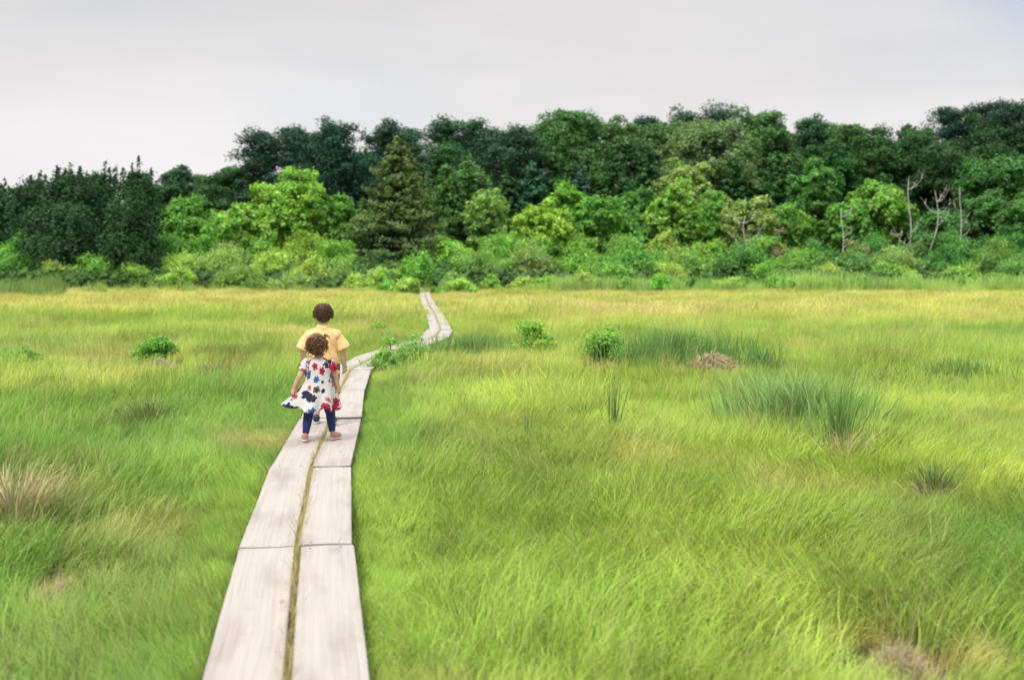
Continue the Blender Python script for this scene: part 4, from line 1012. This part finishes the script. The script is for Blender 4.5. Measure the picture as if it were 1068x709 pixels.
# ------------------------------------------------------------------ people
_ico = None
def ico():
    global _ico
    if _ico is None:
        bm = bmesh.new(); bmesh.ops.create_icosphere(bm, subdivisions=3, radius=1); bm.verts.ensure_lookup_table()
        _ico = (np.array([v.co[:] for v in bm.verts]), np.array([[v.index for v in f.verts] for f in bm.faces])); bm.free()
    return _ico
class Blob:
    """a solid grown from overlapping balls, welded into one skin by voxel remeshing"""
    def __init__(s): s.V = []; s.F = []; s.n = 0
    def ball(s, c, r):
        v, f = ico(); r = np.broadcast_to(np.asarray(r, float), (3,))
        s.V.append(v * r + np.asarray(c)); s.F.append(f + s.n); s.n += len(v)
    def chain(s, pts, flat=(1, 1, 1)):
        pts = np.asarray(pts, float)
        for a, b in zip(pts[:-1], pts[1:]):
            m = max(2, int(np.linalg.norm(b[:3] - a[:3]) / (.28 * min(a[3], b[3]))) + 1)
            for t in np.linspace(0, 1, m): p = a + (b - a) * t; s.ball(p[:3], p[3] * np.array(flat))
    def tube(s, pts, rad, k=24):
        t = Tubes(); t.add(pts, rad, k); V = np.concatenate(t.V); q = np.concatenate(t.Fq)
        f = np.concatenate([q[:, [0, 1, 2]], q[q[:, 2] != q[:, 3]][:, [0, 2, 3]]]); s.V.append(V); s.F.append(f + s.n); s.n += len(V)
    def loft(s, rings, k=36):
        """rings: (cx,cy,cz, rx, ry) horizontal, capped"""
        th = np.linspace(0, 2 * np.pi, k, endpoint=False); base = s.n
        V = np.concatenate([np.stack([r[0] + r[3] * np.cos(th), r[1] + r[4] * np.sin(th), np.full(k, r[2])], -1) for r in rings])
        tri = []
        for i in range(len(rings) - 1):
            for j in range(k):
                a, b = i * k + j, i * k + (j + 1) % k; tri += [(a, b, b + k), (a, b + k, a + k)]
        c0, c1 = len(V), len(V) + 1; V = np.concatenate([V, [np.array(rings[0][:3])], [np.array(rings[-1][:3])]]); e = (len(rings) - 1) * k
        for j in range(k): tri += [(c0, (j + 1) % k, j), (c1, e + j, e + (j + 1) % k)]
        s.V.append(V); s.F.append(np.array(tri) + base); s.n += len(V)
    def mesh(s, name, voxel, smooth=3):
        me = mesh_np(name, np.concatenate(s.V), np.concatenate(s.F)); o = bpy.data.objects.new('tmp', me); COL.objects.link(o)
        md = o.modifiers.new('r', 'REMESH'); md.mode = 'VOXEL'; md.voxel_size = voxel; md.use_smooth_shade = True
        if smooth: sm = o.modifiers.new('s', 'SMOOTH'); sm.iterations = smooth; sm.factor = .5
        dg = bpy.context.evaluated_depsgraph_get(); res = bpy.data.meshes.new_from_object(o.evaluated_get(dg)); res.name = name
        bpy.data.objects.remove(o); bpy.data.meshes.remove(me); return res
def hand(b, wrist, d, palm_n, sc, side):
    """five fingers curling slightly toward palm_n; the thumb leaves the side of the palm"""
    d = unit(np.asarray(d, float)); pn = np.asarray(palm_n, float); pn = unit(pn - pn.dot(d) * d); ac = np.cross(d, pn) * side
    w_ = np.asarray(wrist, float)
    for t in np.linspace(0, 1, 6):
        for q in (-.5, 0, .5): b.ball(w_ + d * sc * (.12 + .36 * t) + ac * sc * q * .34, sc * .115)
    for k, (q, ln) in enumerate([(-.27, .40), (-.09, .46), (.09, .43), (.27, .33)]):
        p0 = w_ + d * sc * .46 + ac * sc * q
        p1 = p0 + (d * .95 + pn * .25) * sc * ln * .45; p2 = p1 + (d * .75 + pn * .65) * sc * ln * .33; p3 = p2 + (d * .45 + pn * .9) * sc * ln * .25
        b.chain([(*p0, sc * .078), (*p1, sc * .070), (*p2, sc * .064), (*p3, sc * .056)])
    t0 = w_ + d * sc * .16 - ac * sc * .22; t1 = t0 + (d * .6 - ac * .75 + pn * .25) * sc * .24; t2 = t1 + (d * .85 - ac * .15 + pn * .35) * sc * .20
    b.chain([(*t0, sc * .085), (*t1, sc * .075), (*t2, sc * .062)])
def head(b, c, s):
    """c centre, s half height; face looks to +y"""
    c = np.asarray(c, float)
    b.ball(c + np.array([0, -.08, .12]) * s, np.array([.80, .90, .86]) * s)        # skull
    b.ball(c + np.array([0, .14, -.25]) * s, np.array([.62, .68, .72]) * s)        # face
    b.ball(c + np.array([0, .50, -.72]) * s, np.array([.28, .24, .22]) * s)        # chin
    for sd in (-1, 1):
        b.ball(c + np.array([sd * .34, .50, -.36]) * s, np.array([.28, .26, .28]) * s)   # cheeks
        b.ball(c + np.array([sd * .80, -.02, -.14]) * s, np.array([.08, .17, .24]) * s)  # ears
        b.ball(c + np.array([sd * .3, .66, .12]) * s, np.array([.24, .12, .08]) * s)     # brow
    b.chain([(*(c + np.array([0, .78, .0]) * s), .07 * s), (*(c + np.array([0, .90, -.22]) * s), .11 * s)])
    b.ball(c + np.array([0, .76, -.52]) * s, np.array([.2, .09, .07]) * s)
def face_parts(root, c, s, m_eye, m_lip):
    for sd in (-1, 1):
        bm = bmesh.new(); bmesh.ops.create_uvsphere(bm, u_segments=12, v_segments=8, radius=.085 * s); me = bpy.data.meshes.new('eye'); bm.to_mesh(me); bm.free()
        link('eye', me, m_eye, root, tuple(np.asarray(c) + np.array([sd * .28, .735, -.04]) * s))
    bm = bmesh.new(); bmesh.ops.create_uvsphere(bm, u_segments=12, v_segments=8, radius=1)
    for v in bm.verts: v.co.x *= .18 * s; v.co.y *= .05 * s; v.co.z *= .05 * s
    me = bpy.data.meshes.new('mouth'); bm.to_mesh(me); bm.free(); link('mouth', me, m_lip, root, tuple(np.asarray(c) + np.array([0, .835, -.52]) * s))
M_EYE = cloth_mat('dark_eye', (.03, .02, .015), .2, sheen=0, bump=0); M_LIP = cloth_mat('lip', (.45, .15, .13), .5, sheen=0, bump=0)
def hair_mat(name, c):
    m, nt, out = new_mat(name); tc = N(nt, 'ShaderNodeTexCoord'); no = N(nt, 'ShaderNodeTexNoise'); no.inputs['Scale'].default_value = 60; nt.links.new(tc.outputs['Object'], no.inputs[0])
    cc = ramp(nt, no.outputs[0], [(.3, tuple(x * .55 for x in c)), (.7, tuple(x * 1.5 for x in c))])
    p = N(nt, 'ShaderNodeBsdfPrincipled'); p.inputs['Roughness'].default_value = .6; p.inputs['Specular IOR Level'].default_value = .2; nt.links.new(cc, p.inputs[0]); nt.links.new(p.outputs[0], out.inputs[0]); return m
def shoe_mesh(toe, heel_z, L_, W_, H_):
    b = Blob(); 
    b.ball((0, L_ * .62, H_ * .42), (W_ * .5, L_ * .34, H_ * .45)); b.ball((0, L_ * .30, H_ * .5), (W_ * .44, L_ * .32, H_ * .52)); b.ball((0, .02, H_ * .55), (W_ * .42, L_ * .22, H_ * .58))
    return b.mesh('shoe', .004, 2)
def sole_mesh(L_, W_):
    bm = bmesh.new(); n = 28; vs = []
    for i in range(n):
        a = 2 * math.pi * i / n; yy = math.sin(a) * L_ * .55 + L_ * .36; ww = W_ * .5 * (.92 + .12 * math.sin(a)); vs.append(bm.verts.new((math.cos(a) * ww, yy, 0)))
    f = bm.faces.new(vs); r = bmesh.ops.extrude_face_region(bm, geom=[f])
    for e in r['geom']:
        if isinstance(e, bmesh.types.BMVert): e.co.z += .014
    bmesh.ops.recalc_face_normals(bm, faces=bm.faces); bmesh.ops.bevel(bm, geom=bm.edges[:], offset=.003, segments=1, affect='EDGES')
    me = bpy.data.meshes.new('sole'); bm.to_mesh(me); bm.free(); return me

def girl():
    x, y = at(333, 459, 0); root = empty('person', (x, y, 0.001), math.radians(3))
    tag(root, 'little girl with curly hair, white floral dress and navy leggings walking on the boardwalk', 'person', 'children walking on the boardwalk')
    aL, aR = np.array([-.112, -.035, .055]), np.array([.105, .060, .060])     # ankles
    kL, kR = np.array([-.092, .020, .215]), np.array([.088, .085, .220]); hL, hR = np.array([-.062, 0, .385]), np.array([.062, .005, .385])
    lean = .02
    sL, sR = np.array([-.098, .0, .662]), np.array([.098, .0, .662])
    eL, eR = np.array([-.152, -.025, .555]), np.array([.140, .015, .555]); wL, wR = np.array([-.205, .005, .445]), np.array([.158, .045, .445])
    b = Blob()
    b.chain([(*aL, .024), (*kL, .037), (*hL, .056)]); b.chain([(*aR, .024), (*kR, .037), (*hR, .056)])
    for a in (aL, aR): b.chain([(a[0], a[1] - .012, .028, .022), (a[0] + (.02 if a is aR else 0), a[1] + .085, .022, .018)])
    for z, rx, ry in ((.40, .095, .078), (.46, .094, .080), (.52, .092, .078), (.58, .096, .076), (.63, .098, .070)): b.ball((0, 0, z), (rx, ry, .06))
    b.chain([(*sL, .036), (*sR, .036)])
    for s_, e_, w_ in ((sL, eL, wL), (sR, eR, wR)): b.chain([(*s_, .033), (*e_, .026), (*w_, .019)])
    hand(b, wL, wL - eL + np.array([-.01, .0, -.02]), (.8, .5, 0), .088, 1); hand(b, wR, wR - eR, (-.8, .5, 0), .088, -1)
    b.chain([(0, 0, .67, .036), (0, .005, .74, .034)]); hc = np.array([-.012, .012, .815]); head(b, hc, .094)
    link('body', b.mesh('body', .0042, 4), M_SKIN, root)
    face_parts(root, hc, .094, M_EYE, M_LIP)
    # leggings
    c = Blob()
    for a, k, h in ((aL, kL, hL), (aR, kR, hR)): 
        m0 = a + (k - a) * .12; c.chain([(*m0, .029), (*(a + (k - a) * .6), .039), (*k, .042), (*h, .063)])
    for z in (.38, .42, .46): c.ball((0, 0, z), (.102, .086, .05))
    link('leggings', c.mesh('leggings', .005, 2), cloth_mat('navy_cotton', (.020, .035, .12)), root)
    # dress: bodice and flared skirt with folds, hem blown to the left
    k = 96; th = np.linspace(0, 2 * np.pi, k, endpoint=False)
    rings = [(.270, .192, .175), (.30, .186, .168), (.34, .174, .155), (.39, .158, .138), (.44, .142, .122), (.49, .126, .107), (.53, .115, .097), (.57, .110, .092), (.61, .110, .088), (.645, .112, .082), (.672, .106, .072), (.690, .084, .06), (.700, .060, .050), (.706, .050, .046)]
    V, UV = [], []
    for z, rx, ry in rings:
        t = max(0, (.53 - z) / (.53 - .275)); wav = 1 + (.12 * t) * np.sin(th * 7 + 1.2 * t) + .05 * t * np.sin(th * 4 + 2)
        fl = np.clip(-np.cos(th) - .35, 0, 1) / .65
        xx = rx * np.cos(th) * wav - .030 * t ** 1.3 - .095 * fl ** 2 * t ** 2.2; yy = ry * np.sin(th) * wav + .0; zz = z + .030 * fl ** 2 * t ** 2 + .012 * t * np.sin(th * 5 + .6) + .008 * t * np.sin(th * 11)
        V.append(np.stack([xx, yy, zz], -1)); UV.append(np.stack([th / (2 * np.pi) * 1.05, np.full(k, z) * 1.15], -1))
    nr = len(rings); V = np.concatenate(V); UV = np.concatenate(UV)
    i = np.arange(nr - 1)[:, None] * k; j = np.arange(k)[None]; j2 = (j + 1) % k
    Fq = np.stack([i + j, i + j2, i + k + j2, i + k + j], -1).reshape(-1, 4)
    LU = UV[Fq].copy(); LU[..., 0] = np.where((Fq % k == 0) & (np.max(Fq % k, 1, keepdims=True) == k - 1), 1.05, LU[..., 0])
    # short fluttering sleeves
    allV, allF, allU, off = [V], [Fq], [LU], len(V)
    for s_, e_ in ((sL, eL), (sR, eR)):
        ks = 24; a2 = np.linspace(0, 2 * np.pi, ks, endpoint=False); dirn = unit(e_ - s_); A_ = unit(np.cross(dirn, [0, 1., 0])); B_ = np.cross(dirn, A_); sv = []
        for t, r in ((-.25, .034), (.05, .044), (.35, .047), (.62, .052)):
            rr = r * (1 + .06 * np.sin(a2 * 5) * max(t, 0)); sv.append(s_ + dirn * t * .12 + rr[:, None] * (np.cos(a2)[:, None] * A_ + np.sin(a2)[:, None] * B_))
        sv = np.concatenate(sv); ii = np.arange(3)[:, None] * ks; jj = np.arange(ks)[None]; jk = (jj + 1) % ks
        fq = np.stack([ii + jj, ii + jk, ii + ks + jk, ii + ks + jj], -1).reshape(-1, 4); uu = np.stack([np.tile(a2 * .05, 4), np.repeat(np.arange(4) * .03, ks)], -1) + (.3 if s_ is sL else 1.9)
        allV.append(sv); allF.append(fq + off); allU.append(uu[fq]); off += len(sv)
    me = mesh_np('dress', np.concatenate(allV), np.concatenate(allF), smooth=True)
    uvl = me.uv_layers.new(name='UVMap'); uvl.data.foreach_set('uv', np.concatenate(allU).astype(np.float32).ravel())
    d = link('dress', me, floral_mat(), root); sm = d.modifiers.new('s', 'SUBSURF'); sm.levels = 1; sm.render_levels = 1
    # curly hair
    rs = np.random.default_rng(3); tb = Tubes(); mh = hair_mat('curly_brown_hair', (.165, .088, .050))
    hb = Blob(); hb.ball(hc + np.array([0, -.020, .022]), (.074, .082, .080)); hb.ball(hc + np.array([0, -.045, -.03]), (.062, .052, .058))
    for q in range(230):
        dd = rand_dir(1, rs)[0]
        if dd[1] > .45 and dd[2] < .55: continue
        if dd[2] < -.85: continue
        p = hc + np.array([0, -.025, .01]) + dd * np.array([.066, .076, .076]); hang = rs.uniform(.025, .055); t = np.linspace(0, 1, 12)
        axis = unit(dd * np.array([1, 1, .2]) * .5 + np.array([0, 0, -.8])); r = rs.uniform(.008, .013); A_ = unit(np.cross(axis, [.3, 1, .2])); B_ = np.cross(axis, A_); ph = rs.random() * 6
        pts = p + axis * (t * hang)[:, None] + dd * (.012 * np.sin(t * 3))[:, None] + r * (np.cos(t * 9 + ph)[:, None] * A_ + np.sin(t * 9 + ph)[:, None] * B_)
        tb.add(pts, rs.uniform(.0035, .0062) * (1 - .55 * t), 6)
    for cpt in ((.070, -.02, .070),):      # little loose tuft at the crown
        for q in range(14):
            dd = unit(np.array([.7, -.2, .7]) + rs.normal(0, .5, 3)); p = hc + np.array(cpt); t = np.linspace(0, 1, 8); pts = p + dd * (t * .045)[:, None] + np.array([0, 0, -.03]) * (t ** 2)[:, None] + rs.normal(0, .003, (8, 3)); tb.add(pts, .006 * (1 - .6 * t), 6)
    h = link('hair', hb.mesh('hair', .006, 2), mh, root); link('curls', tb.mesh('curls'), mh, h)
    # shoes
    ms = cloth_mat('pink_shoe', (.52, .21, .20), .6); mw = cloth_mat('pale_sole', (.62, .52, .46), .7)
    for a, rz in ((aL, .12), (aR, -.55)):
        e = link('shoe', shoe_mesh(0, 0, .124, .060, .055), ms, root, (a[0], a[1] - .03, .008)); e.rotation_euler = (0, 0, rz)
        link('sole', sole_mesh(.129, .062), mw, e, (0, 0, -.008))
girl()

def boy():
    x, y = at(338, 442, 0); root = empty('person', (x, y, .001), math.radians(5))
    tag(root, 'taller boy with short dark hair and pale orange polo shirt ahead of the girl', 'person', 'children walking on the boardwalk')
    aL, aR = np.array([-.075, .07, .06]), np.array([.075, -.06, .06]); kL, kR = np.array([-.078, .09, .30]), np.array([.078, .015, .30]); hL, hR = np.array([-.075, 0, .53]), np.array([.075, 0, .53])
    sL, sR = np.array([-.132, 0, .838]), np.array([.132, 0, .838]); eL, eR = np.array([-.186, -.02, .69]), np.array([.180, -.01, .69]); wL, wR = np.array([-.196, .05, .545]), np.array([.192, .04, .545])
    b = Blob()
    for a, k, h in ((aL, kL, hL), (aR, kR, hR)): b.chain([(*a, .028), (*(a + (k - a) * .65), .044), (*k, .044), (*h, .068)])
    for a in (aL, aR): b.chain([(a[0], a[1] - .01, .03, .026), (a[0], a[1] + .11, .025, .020)])
    for z, rx, ry in ((.55, .115, .09), (.62, .108, .088), (.69, .112, .088), (.76, .122, .088), (.82, .13, .08)): b.ball((0, 0, z), (rx, ry, .07))
    b.chain([(*(sL + [.02, 0, -.012]), .036), (*(sR + [-.02, 0, -.012]), .036)])
    for s_, e_, w_ in ((sL, eL, wL), (sR, eR, wR)): b.chain([(*(s_ + [0, 0, -.015]), .036), (*e_, .032), (*w_, .022)])
    hand(b, wL, wL - eL, (.8, .5, 0), .108, 1); hand(b, wR, wR - eR, (-.8, .5, 0), .108, -1)
    hc = np.array([0.004, .016, 1.022]); b.chain([(0, -.005, .85, .045), (0, .002, .95, .041)]); head(b, hc, .098)
    link('body', b.mesh('body', .0048, 4), M_SKIN, root); face_parts(root, hc, .098, M_EYE, M_LIP)
    mo = cloth_mat('pale_orange_polo', (.95, .60, .27), .85, sheen=.3, bump=.5)
    c = Blob()
    c.loft([(0, 0, .47, .150, .118), (0, 0, .50, .152, .118), (0, 0, .58, .142, .112), (0, 0, .66, .138, .108), (0, 0, .74, .144, .108), (0, 0, .80, .152, .104), (0, 0, .845, .150, .092), (0, 0, .872, .122, .078), (0, 0, .895, .078, .064), (0, 0, .905, .055, .056)])
    for s_, e_ in ((sL, eL), (sR, eR)):
        sg = np.sign(s_[0]); c.ball(s_ + np.array([-sg * .014, 0, -.010]), (.058, .070, .058)); c.ball(s_ + np.array([-sg * .055, 0, .012]), (.058, .070, .050))
        c.tube([s_ + np.array([-sg * .05, 0, .0]), s_ + np.array([sg * .0, 0, -.02]), s_ + (e_ - s_) * .35 + np.array([sg * .006, 0, 0]), s_ + (e_ - s_) * .62 + np.array([sg * .014, 0, 0]), s_ + (e_ - s_) * .92 + np.array([sg * .018, 0, 0])], [.045, .050, .053, .057, .061])
    pm = c.mesh('polo_shirt', .006, 2)
    for v in pm.vertices:      # soft creases across the back and gathers toward the hem
        p = v.co; low = min(1, max(0, (.80 - p.z) / .25))
        q = .0045 * math.sin(p.z * 46 + 7 * math.sin(p.x * 11) + 3 * p.x / .1) * (.5 + low) + .004 * math.sin(p.x * 60 + 9 * p.z) * low
        d_ = Vector((p.x * .5, p.y, 0)); 
        if d_.length > .01: v.co += d_.normalized() * q
    sh = link('polo_shirt', pm, mo, root)
    cb = Blob(); 
    for a in np.linspace(0, 2 * np.pi, 26, endpoint=False): cb.chain([(.056 * math.cos(a), .054 * math.sin(a) - .004, .897, .011), (.049 * math.cos(a), .047 * math.sin(a), .928, .006)])
    link('collar', cb.mesh('collar', .004, 2), mo, sh)
    s = Blob()
    for k, h in ((kL, hL), (kR, hR)): s.chain([(*(k + (h - k) * .25), .068), (*h, .082)])
    for z in (.50, .54, .58): s.ball((0, 0, z), (.128, .1, .05))
    link('shorts', s.mesh('shorts', .006, 2), cloth_mat('dark_blue_twill', (.03, .05, .11)), root)
    mh = hair_mat('short_brown_hair', (.095, .054, .032)); rs = np.random.default_rng(8)
    hb = Blob(); hb.ball(hc + np.array([0, -.014, .026]), (.0815, .088, .084)); hb.ball(hc + np.array([0, -.040, -.016]), (.068, .058, .058))
    tb = Tubes()
    for q in range(900):
        dd = rand_dir(1, rs)[0]
        if (dd[1] > .35 and dd[2] < .45) or dd[2] < -.42: continue
        p = hc + np.array([0, -.018, .014]) + dd * np.array([.080, .088, .088]); fl = unit(dd * .55 + np.array([rs.normal(0, .35), -.25 * np.sign(dd[1]) + .1, -.75]) ); t = np.linspace(0, 1, 4)
        tb.add(p + fl * (t * rs.uniform(.010, .024))[:, None] + dd * (.012 * np.sin(t * 3))[:, None], .0032 * (1 - .7 * t), 4)
    h = link('hair', hb.mesh('hair', .006, 2), mh, root); link('hair_strands', tb.mesh('hair_strands'), mh, h)
    ms = cloth_mat('dark_navy_shoe', (.03, .04, .075), .6); mw = cloth_mat('shoe_sole', (.5, .5, .5), .7)
    for a, rz in ((aL, .08), (aR, -.1)):
        e = link('shoe', shoe_mesh(0, 0, .165, .078, .07), ms, root, (a[0], a[1] - .035, .010)); e.rotation_euler = (0, 0, rz)
        link('sole', sole_mesh(.172, .080), mw, e, (0, 0, -.010))
boy()
